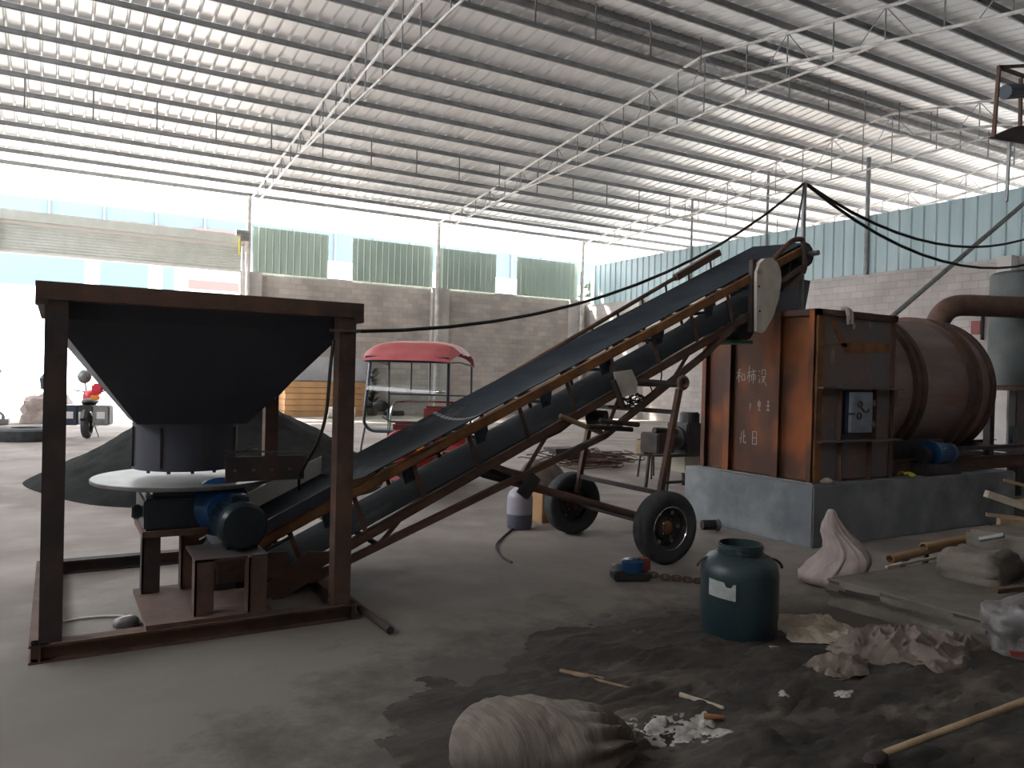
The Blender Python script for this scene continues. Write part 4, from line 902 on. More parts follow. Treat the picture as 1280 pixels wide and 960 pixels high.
tag(MB().grid(lambda u, v: V((7.86+u*0.24, 5.04+v*0.10, 0.655-0.03*u+0.012*math.sin(u*9+v*4)+0.03*math.sin(v*PI))), 10, 6).build('yellow_wrapper', 'yellow'), 'crumpled yellow wrapper on the plinth edge beside the furnace', 'wrapper')

# exhaust pipe, dust tower and stands
ep = thing('exhaust_duct', 'thick rusty pipe elbow rising behind the drum and turning right', 'duct', (10.0, 6.3, 2.3))
MB().tube([(10.62, 6.4, 2.2), (10.62, 6.4, 2.43)]+catmull([(10.62, 6.4, 2.43), (10.64, 6.38, 2.56), (10.75, 6.34, 2.69), (10.92, 6.3, 2.755), (11.1, 6.2, 2.765)], 5)[1:]+[(14.2, 4.95, 2.765)], 0.15, 28).build('duct_pipe', 'rust', ep)
MB().prism([(10.12, 5.75, 1.2), (10.12, 6.6, 1.2), (10.12, 6.6, 2.2), (10.12, 5.95, 2.2)], (0.62, 0, 0)).build('end_hood', 'rustdk', ep, smooth=False)
tw = thing('dust_tower', 'tall dark grey-green dust collector cylinder at the right edge', 'dust collector', (12.0, 5.85, 0))
MB().lathe([(0.0, 1.62), (0.50, 1.62), (0.50, 3.30), (0.46, 3.34), (0.0, 3.34)], (12.5, 6.15, 0), n=40).build('cylinder', mat('dust_tower_paint', (0.035, 0.045, 0.045), (0.06, 0.066, 0.064), 2.5, rough=0.55), tw)
MB().lathe([(0.50, 1.66), (0.54, 1.64), (0.54, 1.58), (0.48, 1.58)], (12.5, 6.15, 0), n=40, cap=False).build('base_ring', 'rust', tw)
for x, y in ((11.75, 5.8), (12.9, 5.8), (12.2, 6.5), (12.9, 6.5)): MB().box((x-0.06, y-0.05, 0.25), (x+0.06, y+0.05, 1.60)).build('leg', 'rustdk', tw, smooth=False)
MB().box((12.0, 5.74, 1.1), (12.9, 5.75, 1.58)).build('side_plate', 'rustdk', tw, smooth=False)
tag(MB().lathe([(0, 0), (0.12, 0), (0.12, 0.04), (0, 0.04)], (10.62, 5.38, 1.02), (0.25, -1, 0), 20).build('warning_disc', 'cyan'), 'small round pale blue badge beside the stand at the right edge', 'disc')
tag(MB().box((11.1, 5.34, 0.93), (11.32, 5.36, 1.17)).build('notice_plate', 'white'), 'small white notice plate at the right edge under the dust tower', 'plate')
tag(MB().box((20.2, 10.35, 0), (20.55, 10.7, 4.9)).build('column', 'column'), 'grey concrete column on the right wall above the duct', 'column', kind='structure')
tag(MB().box((20.50, 11.22, 3.0), (20.58, 11.45, 3.35)).build('wall_poster', 'redsign'), 'small red and white notice on the right wall beside the duct', 'notice')
tag(MB().box((20.45, 11.15, 2.85), (20.58, 11.18, 3.5)).build('wall_bracket', 'rustdk'), 'thin dark upright bracket beside the small wall notice', 'bracket')
# hoist platform high on the right
hp_ = thing('hoist_platform', 'dark steel platform with a motor high at the right edge', 'platform', (9.6, 5.0, 4.5))
MB().prism([(9.265, 5.000, 4.504), (10.904, 5.000, 4.643), (10.882, 5.000, 5.001), (9.770, 5.000, 4.716)], (0, 0.06, 0)).build('deck', 'rustdk', hp_, smooth=False)
for p, q in (((9.369, 5.000, 5.345), (9.298, 5.000, 4.501)), ((9.370, 5.000, 5.327), (10.760, 5.000, 5.357)), ((9.370, 5.000, 5.327), (10.741, 5.000, 5.671)), ((10.236, 5.200, 5.447), (10.256, 5.200, 4.789))): MB().beam(p, q, 0.035, 0.035, up=(0, 1, 0)).build('rail_bar', 'rust', hp_, smooth=False)
hm = motor_mb((9.695, 5.100, 5.138), (10.682, 5.100, 5.371), 0.085, 14).build('hoist_motor', 'navy', hp_, smooth=False)
MB().beam((9.641, 5.000, 4.505), (9.611, 5.000, 3.805), 0.03, 0.03, up=(0, 1, 0)).beam((10.512, 5.000, 4.656), (10.465, 5.000, 2.266), 0.08, 0.08, up=(0, 1, 0)).beam((11.761, 5.600, 5.219), (11.721, 5.600, 2.345), 0.08, 0.08, up=(0, 1, 0)).build('support_post', 'galvdull', hp_, smooth=False)
tag(MB().cyl((8.0, 8.0, 0.35), (16.2, 8.0, 5.30), 0.042, n=12).build('diagonal_pipe', 'galvdull'), 'long grey galvanised pipe slanting up to the right behind the drum', 'pipe')
# wire pole on the furnace with cables
tag(MB().cyl((7.25, 5.95, 2.30), (7.25, 5.95, 3.88), 0.026, n=10).build('wire_pole', 'galvdull'), 'thin galvanised pole standing on the furnace holding up the cables', 'pole')
T = (7.25, 5.95, 3.87)
def sag(a, b_, s_, n=14):
    return [lerp(a, b_, i/n)-V((0, 0, s_*4*(i/n)*(1-i/n))) for i in range(n+1)]
for a, b_, s_, r_, lb in ((T, (1.62, 4.86, 1.865), 0.42, 0.014, 'long black cable sagging from the pole top to the hopper frame'),
                     (T, (6.45, 5.48, 2.62), 0.03, 0.010, 'black cable running down from the pole to the conveyor head'),
                     (T, (13.6, 6.2, 4.25), 0.55, 0.018, 'upper of the two black cables sagging right from the pole top'),
                     (T, (13.6, 6.0, 3.85), 0.62, 0.018, 'lower of the two black cables sagging right from the pole top')):
    tag(MB().tube(sag(a, b_, s_), r_, 6).build('power_cable', 'cable'), lb, 'cable', 'overhead cables')
tag(MB().tube(catmull([(1.516, 4.830, 1.805), (1.499, 4.830, 1.627), (1.483, 4.840, 1.348), (1.469, 4.950, 1.162), (1.459, 5.200, 0.980), (1.479, 5.420, 0.854), (1.513, 5.540, 0.758)]), 0.011, 6).build('power_cable', 'cable'), 'black cable hanging down beside the right front post of the hopper frame', 'cable', 'overhead cables')
tag(MB().box((1.50, 4.84, 1.86), (1.70, 4.862, 1.875)).build('cable_clamp', 'galv'), 'shiny wire wrapped round the top of the right front hopper post', 'clamp')
tag(MB().prism([(1.60, 6.72, 1.62), (1.80, 6.72, 1.56), (1.62, 6.72, 1.36)], (0, 0.1, 0)).build('blue_switch_box', 'navy'), 'small navy switch box on the rear right hopper post', 'switch')

# ------------------------------------------------------------ middle ground
j = thing('plastic_jug', 'cloudy plastic jug with dark grey liquid behind the axle strut', 'jug', (4.27, 7.05, 0))
MB().lathe([(0, 0), (0.12, 0), (0.135, 0.02), (0.137, 0.155)], (4.27, 7.05, 0), n=28, cap=False).build('liquid_part', 'jugdark', j)
MB().lathe([(0.137, 0.155), (0.136, 0.33), (0.12, 0.38), (0.07, 0.42), (0.035, 0.44), (0.035, 0.47), (0, 0.47)], (4.27, 7.05, 0), n=28, cap=False).build('jug_body', 'jug', j)
MB().lathe([(0.04, 0.455), (0.04, 0.49), (0, 0.49)], (4.27, 7.05, 0), n=16).build('cap', 'white', j)
tag(MB().tube(catmull([(4.525, 7.374, 0.010), (3.834, 6.647, 0.010), (3.582, 6.326, 0.010), (3.431, 5.968, 0.010), (3.401, 5.722, 0.010)]), 0.010, 6).build('floor_hose', 'rustdk'), 'short dark hose lying on the floor in front of the jug', 'hose')
tag(sack('s', 's', 's', (5.75, 8.9, 0), (0.34, 0.25, 0.34), build=False, seed=5, wr=0.05).build('sandbag', 'sack'), 'small grey sack slumped on the floor behind the axle', 'sack')
m = MB()
for k in range(46):
    r_ = random.uniform(0.15, 0.6); c_ = V((8.5+random.gauss(0, 0.28), 11.6+random.gauss(0, 0.28), 0.03)); e = random.uniform(0.5, 1); h = random.uniform(0.02, 0.30)*(1-r_*0.8)
    a0 = random.uniform(0, 6)
    m.tube([c_+V((r_*math.cos(a), r_*e*math.sin(a), h+0.02*math.sin(3*a+k))) for a in [a0+i*1.7*PI/14 for i in range(15)]], 0.010, 4)
tag(m.build('wire_coil', 'rust'), 'tangled coils of rusty wire lying on the floor beyond the wheels', 'wire', kind='stuff')
tag(MB().box((7.55, 11.3, 0.31), (8.1, 11.7, 0.36)).box((7.6, 11.35, 0.25), (8.0, 11.6, 0.31)).build('wooden_slat', 'rustdk'), 'flat dark slats lying on top of the wire coils', 'slats')
tag(MB().beam((9.605, 12.280, 0.030), (9.814, 12.062, 0.030), 0.08, 0.05).build('wood_offcut', 'wood'), 'short dark offcut lying between the wire coils and the slatted ring', 'offcut')
m = MB()
for i in range(26):
    a = 2*PI*i/26; c_ = V((8.5+0.27*math.cos(a), 9.85+0.27*math.sin(a), 0)); tn = V((-math.sin(a), math.cos(a), 0))
    m.beam(c_+V((0, 0, 0.40)), c_+V((0, 0, 0.62)), 0.02, 0.055, up=tuple(tn))
m.torus((8.5, 9.85, 0.44), (0, 0, 1), 0.255, 0.012, 30, 6).torus((8.5, 9.85, 0.58), (0, 0, 1), 0.255, 0.012, 30, 6)
# diesel engine on a stand beside the furnace
en = thing('diesel_engine', 'black engine on a small steel stand left of the furnace', 'engine', (8.05, 8.75, 0))
MB().box((7.98, 8.5, 0.52), (8.42, 8.95, 0.98)).cyl((8.2, 8.7, 0.9), (8.2, 8.7, 1.14), 0.15, n=18).build('engine_block', 'black', en, bev=0.02)
MB().lathe([(0, 0), (0.17, 0), (0.18, 0.03), (0.18, 0.08), (0, 0.09)], (7.97, 8.7, 0.75), (-1, -0.2, 0), 24).build('flywheel', 'black', en)
MB().cyl((7.45, 8.62, 0.88), (7.9, 8.65, 0.85), 0.045, n=12).build('air_pipe', 'rustdk', en)
MB().box((7.42, 8.5, 0.55), (7.75, 8.9, 0.84)).build('pump_body', 'rustdk', en, bev=0.02)
MB().box((7.98, 8.52, 0.25), (8.3, 8.9, 0.50)).build('fuel_tank', 'creambox', en, bev=0.02)
for x in (7.6, 8.35):
    for y in (8.5, 8.95): MB().beam((x, y, 0), (x+(0.06 if x < 8 else -0.04), y, 0.54), 0.035, 0.035, up=(0, 1, 0)).build('leg', 'rustdk', en, smooth=False)
MB().box((7.55, 8.46, 0.50), (8.45, 8.50, 0.54)).box((7.55, 8.95, 0.50), (8.45, 8.99, 0.54)).box((7.55, 8.46, 0.12), (8.45, 8.5, 0.16)).build('stand_rail', 'black', en, smooth=False)
sr = thing('slatted_ring', 'round tan slatted ring standing on a stool left of the engine', 'ring', (8.5, 9.85, 0))
m.build('slats', 'wood', sr)
m2 = MB().cyl((8.5, 9.85, 0.37), (8.5, 9.85, 0.40), 0.27, n=24)
m2.build('stool_top', 'rustdk', sr)
for i in range(4):
    a = PI/4+i*PI/2; MB().cyl((8.5+0.24*math.cos(a), 9.85+0.24*math.sin(a), 0), (8.5+0.2*math.cos(a), 9.85+0.2*math.sin(a), 0.38), 0.015, n=6).build('leg', 'rustdk', sr)
sm = thing('small_pump', 'small black pump lying on the floor beside the plinth', 'pump', (6.12, 6.15, 0))
motor_mb((6.0, 6.13, 0.065), (6.14, 6.08, 0.065), 0.055, 12).build('pump_body', 'black', sm, smooth=False)
MB().lathe([(0, 0), (0.06, 0), (0.063, 0.04), (0.04, 0.06), (0, 0.06)], (6.14, 6.08, 0.065), (1, -0.4, 0), 18).build('pump_head', 'galvdull', sm)
tag(MB().box((4.30, 6.98, 0), (4.34, 7.0, 0.0)).build('x', 'card') if False else MB().box((4.62, 7.15, 0), (4.78, 7.4, 0.36)).build('cardboard_box', 'card', bev=0.006), 'small tan carton standing between the jug and the far wheel', 'carton')

# chain hoist on the floor
hs = thing('chain_hoist', 'blue chain hoist lying on the floor in front of the near wheel', 'hoist', (4.0, 4.85, 0), rz=math.radians(-22))
MB().box((-0.16, -0.07, 0.0), (0.14, 0.09, 0.075)).build('hoist_body', 'black', hs, local=True, bev=0.015)
MB().lathe([(0, 0), (0.085, 0), (0.09, 0.02), (0.09, 0.085), (0.07, 0.10), (0.03, 0.10), (0.028, 0.07), (0, 0.07)], (0.0, 0.0, 0.07), n=26).build('gear_cover', 'bluemotor', hs, local=True)
MB().box((0.07, -0.02, 0.075), (0.15, 0.08, 0.17)).build('red_end_block', 'redsign', hs, local=True, bev=0.01)
MB().cyl((-0.13, 0.02, 0.07), (-0.13, 0.02, 0.12), 0.035, n=14).build('cable_socket', 'galvdull', hs, local=True)
MB().torus((-0.12, 0.0, 0.10), (0, 1, 0.3), 0.03, 0.01, 14, 6).build('hook', 'galvdull', hs, local=True)
def link(m, c, d, roll, L_=0.026, r=0.006):
    d = V(d).normalized(); x, y, _ = basis(d); s_ = x*math.cos(roll)+y*math.sin(roll)
    pts = [V(c)+d*(L_*0.62*math.cos(a)+math.copysign(L_*0.3, math.cos(a)))+s_*(L_*0.5*math.sin(a)) for a in [i*2*PI/12 for i in range(13)]]
    return m.tube(pts, r, 5, cap=False)
ln = catmull([(4.12, 4.80, 0.05), (4.22, 4.70, 0.035), (4.32, 4.62, 0.03), (4.40, 4.52, 0.03), (4.46, 4.47, 0.03)], 3)
hc_ = thing('lifting_chain', 'rusty chain leading from the blue hoist to a hook by the barrel', 'chain', (4.3, 4.6, 0))
for off in (0,):
    for i in range(0, len(ln)-1):
        d = ln[i+1]-ln[i]; link(MB(), ln[i]+V((0.03, 0.05, 0))*off, d, (i % 2)*PI/2, 0.040, 0.0075).build('chain_link', 'rust', hc_)
m = MB().tube(catmull([(4.44, 4.40, 0.03), (4.36, 4.38, 0.03), (4.33, 4.32, 0.03), (4.40, 4.26, 0.03), (4.5, 4.22, 0.03), (4.62, 4.16, 0.03)]), 0.02, 8)
m.build('load_hook', 'rustdk', hc_)
tag(MB().cyl((1.782, 4.970, 0.030), (1.794, 4.454, 0.030), 0.024, n=12).build('round_bar', 'rustdk'), 'short dark round bar on the floor by the hopper frame corner', 'bar')
# bottle and hose inside the frame
tag(MB().tube(catmull([(0.067, 5.551, 0.010), (0.204, 5.574, 0.010), (0.382, 5.524, 0.010), (0.453, 5.381, 0.010)]), 0.008, 6).build('garden_hose', 'gcable'), 'thin pale hose on the floor inside the hopper frame', 'hose')
tag(sack('q', 'q', 'q', (0.405, 5.33, 0), (0.075, 0.05, 0.04), build=False, seed=9, wr=0.015, n=(16, 10)).build('crumpled_bag', 'sackgrey'), 'crumpled clear plastic bag at the end of the pale hose', 'bag')

# ------------------------------------------------------------ foreground right
B0 = V((3.78, 3.52, 0))
ba = thing('plastic_barrel', 'dark blue open-topped plastic barrel with a torn white label', 'barrel', B0)
def sqr(t, k): return 1+0.035*math.cos(4*t)*(1 if 0.05 < k < 0.6 else 0.4)
MB().lathe([(0.19, 0.0), (0.225, 0.015), (0.243, 0.06), (0.25, 0.15), (0.25, 0.40), (0.238, 0.455), (0.205, 0.492), (0.160, 0.510), (0.143, 0.515), (0.143, 0.528), (0.149, 0.530), (0.149, 0.539), (0.142, 0.542), (0.142, 0.551), (0.149, 0.554), (0.149, 0.563), (0.142, 0.567), (0.142, 0.578), (0.133, 0.580), (0.131, 0.52), (0.19, 0.48), (0.238, 0.40), (0.238, 0.06), (0.18, 0.02), (0.0, 0.02)], B0, n=56, fn=sqr, cap=False).build('barrel_body', 'bluedrum', ba)
MB().lathe([(0, 0), (0.19, 0.0)], B0+V((0, 0, 0.001)), n=30, cap=False).build('base', 'bluedrum', ba)
def lab(u, v):
    a = math.radians(-180+u*39); r_ = 0.262; return B0+V((r_*math.cos(a), r_*math.sin(a), 0.285+v*0.10-u*0.015-(0.025 if 0.6 < u < 0.9 and v > 0.9 else 0)))
lb_ = MB().grid(lab, 12, 4).build('torn_label', mat('aged_label', (0.42, 0.44, 0.42), (0.33, 0.36, 0.35), 20, rough=0.8), ba)
mdl = lb_.modifiers.new('t', 'SOLIDIFY'); mdl.thickness = 0.002
for sgn in (-1, 1):
    d = V((0.86*sgn, -0.51*sgn, 0)); c_ = B0+d*0.24
    MB().tube(catmull([c_-d*0.05+V((0, 0, 0.485)), c_-d*0.01+V((0, 0, 0.475)), c_+d*0.02+V((0, 0, 0.45)), c_+d*0.03+V((0, 0, 0.425))]), 0.009, 6).build('handle', 'black', ba)
tag(MB().tube(catmull([(3.670, 3.209, 0.012), (3.692, 3.109, 0.012), (3.703, 3.197, 0.030), (3.802, 3.144, 0.012)]), 0.006, 5).build('string', 'sackpale'), 'scrap of pale string at the foot of the barrel', 'string')

# dirt covering the floor
BORD = [(1.25, 3.2), (1.8, 3.62), (2.55, 3.95), (3.15, 4.08), (3.8, 3.98), (4.15, 3.55), (4.05, 3.15), (4.5, 3.0), (4.9, 2.9), (5.6, 1.9), (5.0, 0.6), (2.6, 1.2), (1.6, 2.2)]
def inside(x, y):
    dmin = 9e9; ins = False; n_ = len(BORD)
    for i in range(n_):
        (x1, y1), (x2, y2) = BORD[i], BORD[(i+1) % n_]
        if (y1 > y) != (y2 > y) and x < (x2-x1)*(y-y1)/(y2-y1)+x1: ins = not ins
        t = max(0, min(1, ((x-x1)*(x2-x1)+(y-y1)*(y2-y1))/((x2-x1)**2+(y2-y1)**2)))
        dmin = min(dmin, math.hypot(x-x1-t*(x2-x1), y-y1-t*(y2-y1)))
    return dmin if ins else -dmin
def dirt_z(x, y):
    d = inside(x, y)+0.22*noise.noise(V((x*2.1, y*2.1, 1)))+0.16*noise.noise(V((x*6, y*6, 4)))+0.05
    h = min(1, max(-1, d/0.5))
    return 0.022*h + (0.045*noise.noise(V((x*2.0, y*4.5, 2)))+0.032*abs(noise.noise(V((x*5, y*12, 7))))+0.012*abs(noise.noise(V((x*16, y*23, 5))))+0.005*noise.noise(V((x*40, y*40, 9))))*max(0, h)**0.7 - 0.003
def dirt():
    m = MB(); N_ = 260; x0, x1, y0, y1 = 1.0, 5.8, 0.4, 4.3; g = []
    for i in range(N_+1):
        g.append([m.bm.verts.new((x0+(x1-x0)*i/N_, y0+(y1-y0)*k/N_, dirt_z(x0+(x1-x0)*i/N_, y0+(y1-y0)*k/N_))) for k in range(N_+1)])
    for i in range(N_):
        for k in range(N_):
            q = [g[i][k], g[i+1][k], g[i+1][k+1], g[i][k+1]]
            if max(v.co.z for v in q) > -0.0005: m.bm.faces.new(q)
    for v in m.bm.verts: v.co.z = max(v.co.z, 0.0006)
    for v in [v for v in m.bm.verts if not v.link_faces]: m.bm.verts.remove(v)
    return m
tag(dirt().build('spilled_dirt', 'dirt'), 'wet black gritty dirt spread over the floor at the lower right', 'dirt', kind='stuff')
def patch(px, rr, seed):
    m = MB(); N_ = 46; g = []
    for i in range(N_+1):
        row = []
        for k in range(N_+1):
            u, v = 2*i/N_-1, 2*k/N_-1; x, y = px[0]+u*rr*2.3, px[1]+v*rr*1.5
            f = (1-math.hypot(u, v))*1.1+0.9*noise.noise(V((x*9, y*13, seed)))+0.5*noise.noise(V((x*28, y*30, seed)))-0.38
            row.append(m.bm.verts.new((x, y, max(0, dirt_z(x, y))+min(0.003, 0.012*f-0.001))))
            row[-1].tag = f > -0.1
        g.append(row)
    for i in range(N_):
        for k in range(N_):
            q = [g[i][k], g[i+1][k], g[i+1][k+1], g[i][k+1]]
            if any(v.tag for v in q): m.bm.faces.new(q)
    for v in [v for v in m.bm.verts if not v.link_faces]: m.bm.verts.remove(v)
    return m
for i, (px, rr, lb) in enumerate((((2.445, 2.599, 0.000), 0.075, 'largest splash of white powder on the black dirt, right of the near sack'), ((2.359, 2.705, 0.000), 0.06, 'white powder at the torn end of the near sack'), ((2.574, 2.507, 0.000), 0.045, 'small white powder patch right of the largest splash'), ((2.567, 2.625, 0.000), 0.06, 'white powder streak behind the largest splash'), ((3.511, 2.545, 0.000), 0.035, 'small white powder patch by the crumpled bags'), ((3.182, 2.647, 0.000), 0.035, 'faint white powder patch in the middle of the dirt'))):
    tag(patch(px, rr, i*3.1).build('spilled_powder', 'powder'), lb, 'powder', kind='stuff')
# near sack at the bottom edge
def near_tip(p):
    k = max(0, (p.x-0.12)/0.25); a = math.atan2(p.z, p.y)
    w_ = 0.11*min(1, k)*math.sin(a*13+p.x*14+2*noise.noise(p*6))
    p = V((p.x, p.y*(1-0.35*min(1.2, k)**2), p.z*(1-0.42*min(1.2, k)**2)))
    p.z += 0.008*abs(math.sin(p.x*15+p.y*9+4*noise.noise(p*4))) + 0.010*abs(noise.noise(V((p.x*14, p.y*5, 3))))
    return V((p.x*(1+w_*0.4), p.y*(1+w_), p.z*(1+w_*2.2)))
tag(sack('s', 's', 's', (1.77, 2.70, 0), (0.37, 0.24, 0.155), rz=math.radians(-30), build=False, seed=4, wr=0.020, n=(110, 60), sq=2.7, flat=0.45, fr=0.8, tip=near_tip).build('cement_sack', 'nearsack'), 'full grey-brown woven sack lying at the bottom edge of the picture', 'sack')
tag(sack('s', 's', 's', (2.32, 2.06, 0), (0.16, 0.12, 0.07), rz=0.3, build=False, seed=14, wr=0.03, n=(30, 18)).build('crumpled_bag', 'sack'), 'small crumpled brown bag at the bottom edge beside the broom handle end', 'bag')

# concrete slab step at the right
def slab_mb():
    m = MB(); top = 0.19
    out = [(4.90, 3.70), (4.93, 3.3), (4.92, 2.9), (4.95, 2.4), (5.0, 1.6), (8.5, 1.4), (8.8, 3.4), (6.2, 3.66)]
    ring_ = []
    for (a, b_) in zip(out, out[1:]+out[:1]):
        n_ = max(2, int(math.dist(a, b_)/0.10))
        ring_ += [(a[0]+(b_[0]-a[0])*i/n_, a[1]+(b_[1]-a[1])*i/n_) for i in range(n_)]
    cx, cy = 6.5, 2.7
    def pt(x, y, s_, z, k):
        d = V((x-cx, y-cy, 0)).normalized(); nn = noise.noise(V((x*4, y*4, z*9+k)))*0.06 + noise.noise(V((x*11, y*11, z*16)))*0.045
        return m.bm.verts.new((x+d.x*(s_+nn*(0 if z >= top-0.011 else 1)), y+d.y*(s_+nn*(0 if z >= top-0.011 else 1)), z))
    rows = []
    for k, (s_, z) in enumerate(((0.03, 0.0), (0.01, 0.03), (-0.015, 0.05), (-0.025, 0.07), (-0.02, 0.09), (0.0, 0.11), (0.015, 0.13), (0.02, 0.155), (0.02, top-0.01), (0.01, top))):
        rows.append([pt(x, y, s_, z, 0) for x, y in ring_])
    for A, B in zip(rows, rows[1:]):
        n_ = len(A)
        for i in range(n_): m.bm.faces.new([A[i], A[(i+1) % n_], B[(i+1) % n_], B[i]])
    m.bm.faces.new(rows[-1]); m.bm.faces.new(rows[0][::-1]); return m
tag(slab_mb().build('concrete_slab', 'slab'), 'rough concrete slab with a broken underside at the right', 'slab')
# upright pale bag gathered at its top
def upbag():
    m = MB(); n_ = 90; rings = []
    prof = [(0.0, 0), (0.20, 0.0), (0.27, 0.03), (0.285, 0.10), (0.26, 0.17), (0.215, 0.23), (0.17, 0.29), (0.135, 0.35), (0.105, 0.42), (0.075, 0.49), (0.05, 0.54), (0.04, 0.575), (0.025, 0.60), (0, 0.605)]
    for k, (r, h) in enumerate(prof):
        cx = -0.05+0.12*math.exp(-((h-0.26)/0.14)**2); row = []
        for i in range(n_):
            t = 2*PI*i/n_; g_ = min(1, h/0.25)
            pl_ = 0.05*g_*math.sin(8*t+3*math.sin(2*t)+h*4)+0.35*g_*abs(noise.noise(V((math.cos(t)*4.5, math.sin(t)*4.5, h*1.5+9))))-0.05+0.10*g_*noise.noise(V((math.cos(t)*9, math.sin(t)*9, h*3)))
            rr = 0.90*r*(1+pl_+0.25*noise.noise(V((math.cos(t)*1.5, math.sin(t)*1.5, h*5+2)))+0.10*(1-g_)*noise.noise(V((math.cos(t)*5, math.sin(t)*5, h*12))))
            x, y = rr*math.cos(t)+cx, rr*0.75*math.sin(t)
            row.append(m.bm.verts.new((5.42+x*0.8625+y*0.506, 4.04-x*0.506+y*0.8625, h+0.001)))
        rings.append(row)
    return m.skin(rings)
tag(upbag().build('woven_bag', 'sackpale', sharp=80), 'pale pinkish bag standing with its neck gathered up, left of the slab', 'bag')
def crumple(c, sx, sy, h, rz, seed, name, mt, lb, cat, fold=5.0, base=0.0, N_=60, out=None):
    m = MB(); rot = Matrix.Rotation(rz, 3, 'Z'); g = []
    for i in range(N_+1):
        row = []
        for k in range(N_+1):
            u, v = 2*i/N_-1, 2*k/N_-1
            x, y = u*math.sqrt(1-v*v/2), v*math.sqrt(1-u*u/2)
            if out == 'sq': x, y = u, v
            a = math.atan2(y, x); s_ = 1+0.28*noise.noise(V((math.cos(a)*1.6+seed, math.sin(a)*1.6, seed)))+0.10*noise.noise(V((math.cos(a)*6, math.sin(a)*6, seed)))
            x *= s_; y *= s_; r = math.hypot(u, v) if out != 'sq' else max(abs(u), abs(v))
            e = max(0, 1-min(1, r))**0.45
            q = V((x*sx*fold, y*sy*fold*1.5, seed))
            q += V((noise.noise(q*0.7), noise.noise(q*0.7+V((5, 5, 5))), 0))*0.6
            rg = (1-abs(noise.noise(q)*2.0))*0.6+(1-abs(noise.noise(q*2.0+V((3, 1, 2)))*2.0))*0.2+(1-abs(noise.noise(q*4.3))*2.2)*0.05
            z = base+0.004+h*e*max(0.05, rg)
            row.append(m.bm.verts.new(rot@V((x*sx, y*sy, 0))+V((c[0], c[1], z))))
        g.append(row)
    for i in range(N_):
        for k in range(N_): m.bm.faces.new([g[i][k], g[i+1][k], g[i+1][k+1], g[i][k+1]])
    return tag(m.build(name, mt, sharp=100), lb, cat)
crumple((4.26, 3.34), 0.25, 0.27, 0.10, -0.5, 2, 'paper_bag', 'paperbag', 'torn tan paper bag lying flat beside the barrel', 'bag', fold=5, base=0.01, out='sq', N_=90)
crumple((4.42, 2.78), 0.50, 0.30, 0.20, -0.42, 5, 'plastic_sheet', 'sack', 'large crumpled dusty bag in front of the slab', 'bag', fold=5.6, base=0.02, N_=130)
crumple((3.80, 2.80), 0.22, 0.15, 0.11, 0.2, 8, 'cloth_rag', 'sack', 'small dirty rag left of the large crumpled bag', 'rag', fold=6, base=0.02)
tag(sack('s', 's', 's', (5.0, 2.42, 0.0), (0.15, 0.19, 0.22), rz=0.4, build=False, seed=21, wr=0.075, n=(70, 44), flat=0.6, fr=0.7).build('plastic_bag', 'sackgrey', sharp=70), 'crumpled clear plastic bag at the right edge in front of the slab', 'bag')
tag(MB().beam((4.80, 2.40, 0.07), (4.97, 2.24, 0.07), 0.025, 0.03).build('red_strip', 'redsign'), 'small red strip under the clear plastic bag at the right edge', 'strip')
# broom handle
bh = thing('broom', 'wooden broom with its tan handle lying across the dirt at the lower right', 'broom', (3.2, 2.0, 0))
MB().cyl((3.022, 1.994, 0.060), (4.75, 1.30, 0.62), 0.016, n=10).build('handle', 'wood', bh)
m = MB(); hd = V((2.972, 1.996, 0.050))
m.ball(hd, (0.07, 0.04, 0.03), 12, 6)
for i in range(24):
    a = PI+random.uniform(-0.5, 0.5); m.tube([hd, hd+V((0.14*math.cos(a), 0.14*math.sin(a)-0.02, -0.02))], 0.004, 4)
m.build('bristles', 'rustdk', bh)
for i, (p, q, r_, mt, lb) in enumerate((((2.356, 3.433, 0.035), (2.501, 3.237, 0.035), 0.010, 'wood', 'thin stick in the dirt left of centre, with a yellow end'), ((2.396, 3.377, 0.030), (2.558, 3.045, 0.035), 0.008, 'wood', 'longer thin stick lying right below the yellow-ended one'), ((2.709, 2.888, 0.040), (2.788, 2.669, 0.040), 0.012, 'woodpale', 'pale stick lying in the middle of the dirt'), ((2.637, 2.648, 0.040), (2.709, 2.592, 0.040), 0.014, 'rusto', 'short orange-brown chip in the dirt'))):
    tag(MB().cyl(p, q, r_, r_*0.7, n=7).build('stick', mt), lb, 'stick')
# paper tubes, timber and junk on the slab
for p, q, r_, lb in (((5.724, 3.778, 0.230), (7.404, 3.888, 0.270), 0.036, 'front tan tube lying on the slab, its open end to the left'), ((6.195, 3.794, 0.280), (7.035, 3.728, 0.330), 0.038, 'rear tan tube lying behind the front one on the slab')):
    p, q = V(p), V(q)
    t = thing('cardboard_tube', lb, 'tube', p, group='tan tubes on the slab')
    x, y, d = basis(q-p); L_ = (q-p).length
    MB().lathe([(r_-0.008, 0.15), (r_-0.008, 0.0), (r_, 0.0), (r_, L_), (0, L_)], p, d, 20, cap=False).build('tube_wall', 'tan', t)
tag(MB().beam((5.548, 3.686, 0.205), (6.648, 3.713, 0.215), 0.02, 0.02).build('thin_lath', 'woodpale'), 'thin pale lath lying on the slab in front of the tan tubes', 'lath')
tag(sack('s', 's', 's', (5.98, 3.22, 0.19), (0.27, 0.22, 0.14), rz=0.2, build=False, seed=31, wr=0.045, n=(50, 30), sq=6, fr=0.6).build('concrete_lump', 'slab'), 'grey concrete lump on the slab holding up the junk pile', 'lump')
tag(MB().box((6.35, 3.0, 0.19), (6.95, 3.55, 0.47)).build('concrete_block', 'slab', bev=0.03), 'dark concrete block under the timber pile at the right', 'block')
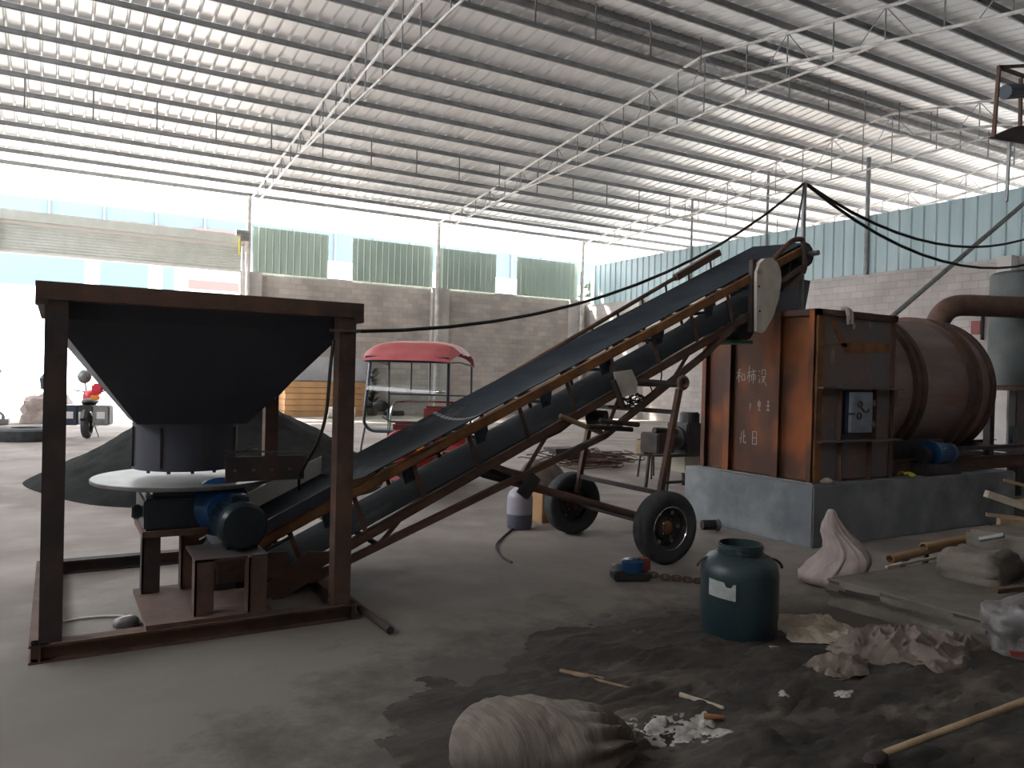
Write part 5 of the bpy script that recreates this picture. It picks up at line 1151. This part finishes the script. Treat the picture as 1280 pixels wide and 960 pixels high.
for i, (p, q, w_, h, mt, lb) in enumerate((
    ((7.032, 3.750, 0.683), (7.418, 3.500, 0.537), 0.07, 0.06, 'woodpale', 'pale squared timber jutting out on top of the pile at the right edge'),
    ((7.042, 3.750, 0.501), (7.288, 3.500, 0.477), 0.035, 0.03, 'wood', 'thin brown stick below the pale timber'),
    ((7.046, 3.650, 0.454), (7.344, 3.400, 0.456), 0.08, 0.06, 'wood', 'brown timber in the middle of the pile at the right edge'),
    ((7.133, 3.600, 0.346), (7.351, 3.400, 0.338), 0.07, 0.05, 'wood', 'orange-brown timber low in the pile at the right edge'),
    ((7.797, 4.000, 0.736), (8.041, 3.800, 0.659), 0.04, 0.03, 'wood', 'thin dark stick highest in the pile at the right edge'),
    ((7.043, 3.700, 0.390), (7.427, 3.500, 0.383), 0.06, 0.05, 'rustdk', 'nearly black timber under the brown ones at the right edge'),
    ((7.667, 3.850, 0.553), (7.763, 3.600, 0.607), 0.05, 0.05, 'wood', 'stubby brown timber behind the pale one at the right edge'))):
    tag(MB().beam(p, q, w_, h).build('timber', mt, smooth=False), lb, 'timber', 'timber pile')
tag(MB().cyl((6.200, 3.350, 0.431), (6.261, 3.200, 0.486), 0.02, n=10).build('steel_pipe', 'galvdull'), 'short grey pipe lying on the concrete lump', 'pipe')
tag(MB().cyl((6.0, 3.9, 0.0), (6.9, 3.75, 0.0), 0.10, n=14).build('log', 'black') if False else MB().torus((6.25, 3.9, 0.12), (0.2, 1, 0.5), 0.12, 0.02, 20, 6).build('steel_hoop', 'black'), 'dark steel hoop standing behind the tan tubes', 'hoop')
tag(MB().prism([(5.45, 2.72, 0.195), (5.62, 2.45, 0.195), (5.95, 2.25, 0.195), (6.4, 2.3, 0.195), (6.3, 2.65, 0.195), (5.8, 2.85, 0.195)], (0, 0, 0.02)).build('rusty_plate', 'redbrown' if False else 'rust', smooth=False), 'red-brown rusty plate lying on the slab', 'plate')
tag(MB().beam((5.5, 2.86, 0.235), (6.6, 2.62, 0.26), 0.05, 0.03).build('rusty_bar', 'rust', smooth=False), 'rusty flat bar lying behind the red-brown plate', 'bar')
tag(MB().lathe([(0.05, 0), (0.12, 0.03), (0.15, 0.09), (0.14, 0.09), (0.10, 0.035), (0, 0.02)], (6.2, 2.85, 0.22), n=22).build('green_bowl', mat('dull_green_plastic', (0.13, 0.17, 0.14), rough=0.5)), 'dull green bowl on the slab at the right edge', 'bowl')
tag(crumple((6.55, 4.35), 0.55, 0.35, 0.06, 0, 12, 'sand_patch', 'dirt', 'x', 'x', fold=4) if False else MB().box((10.2, 5.1, 0), (13.0, 7.0, 0.25)).build('dark_footing', 'slab'), 'dark concrete footing to the right of the plinth', 'footing')
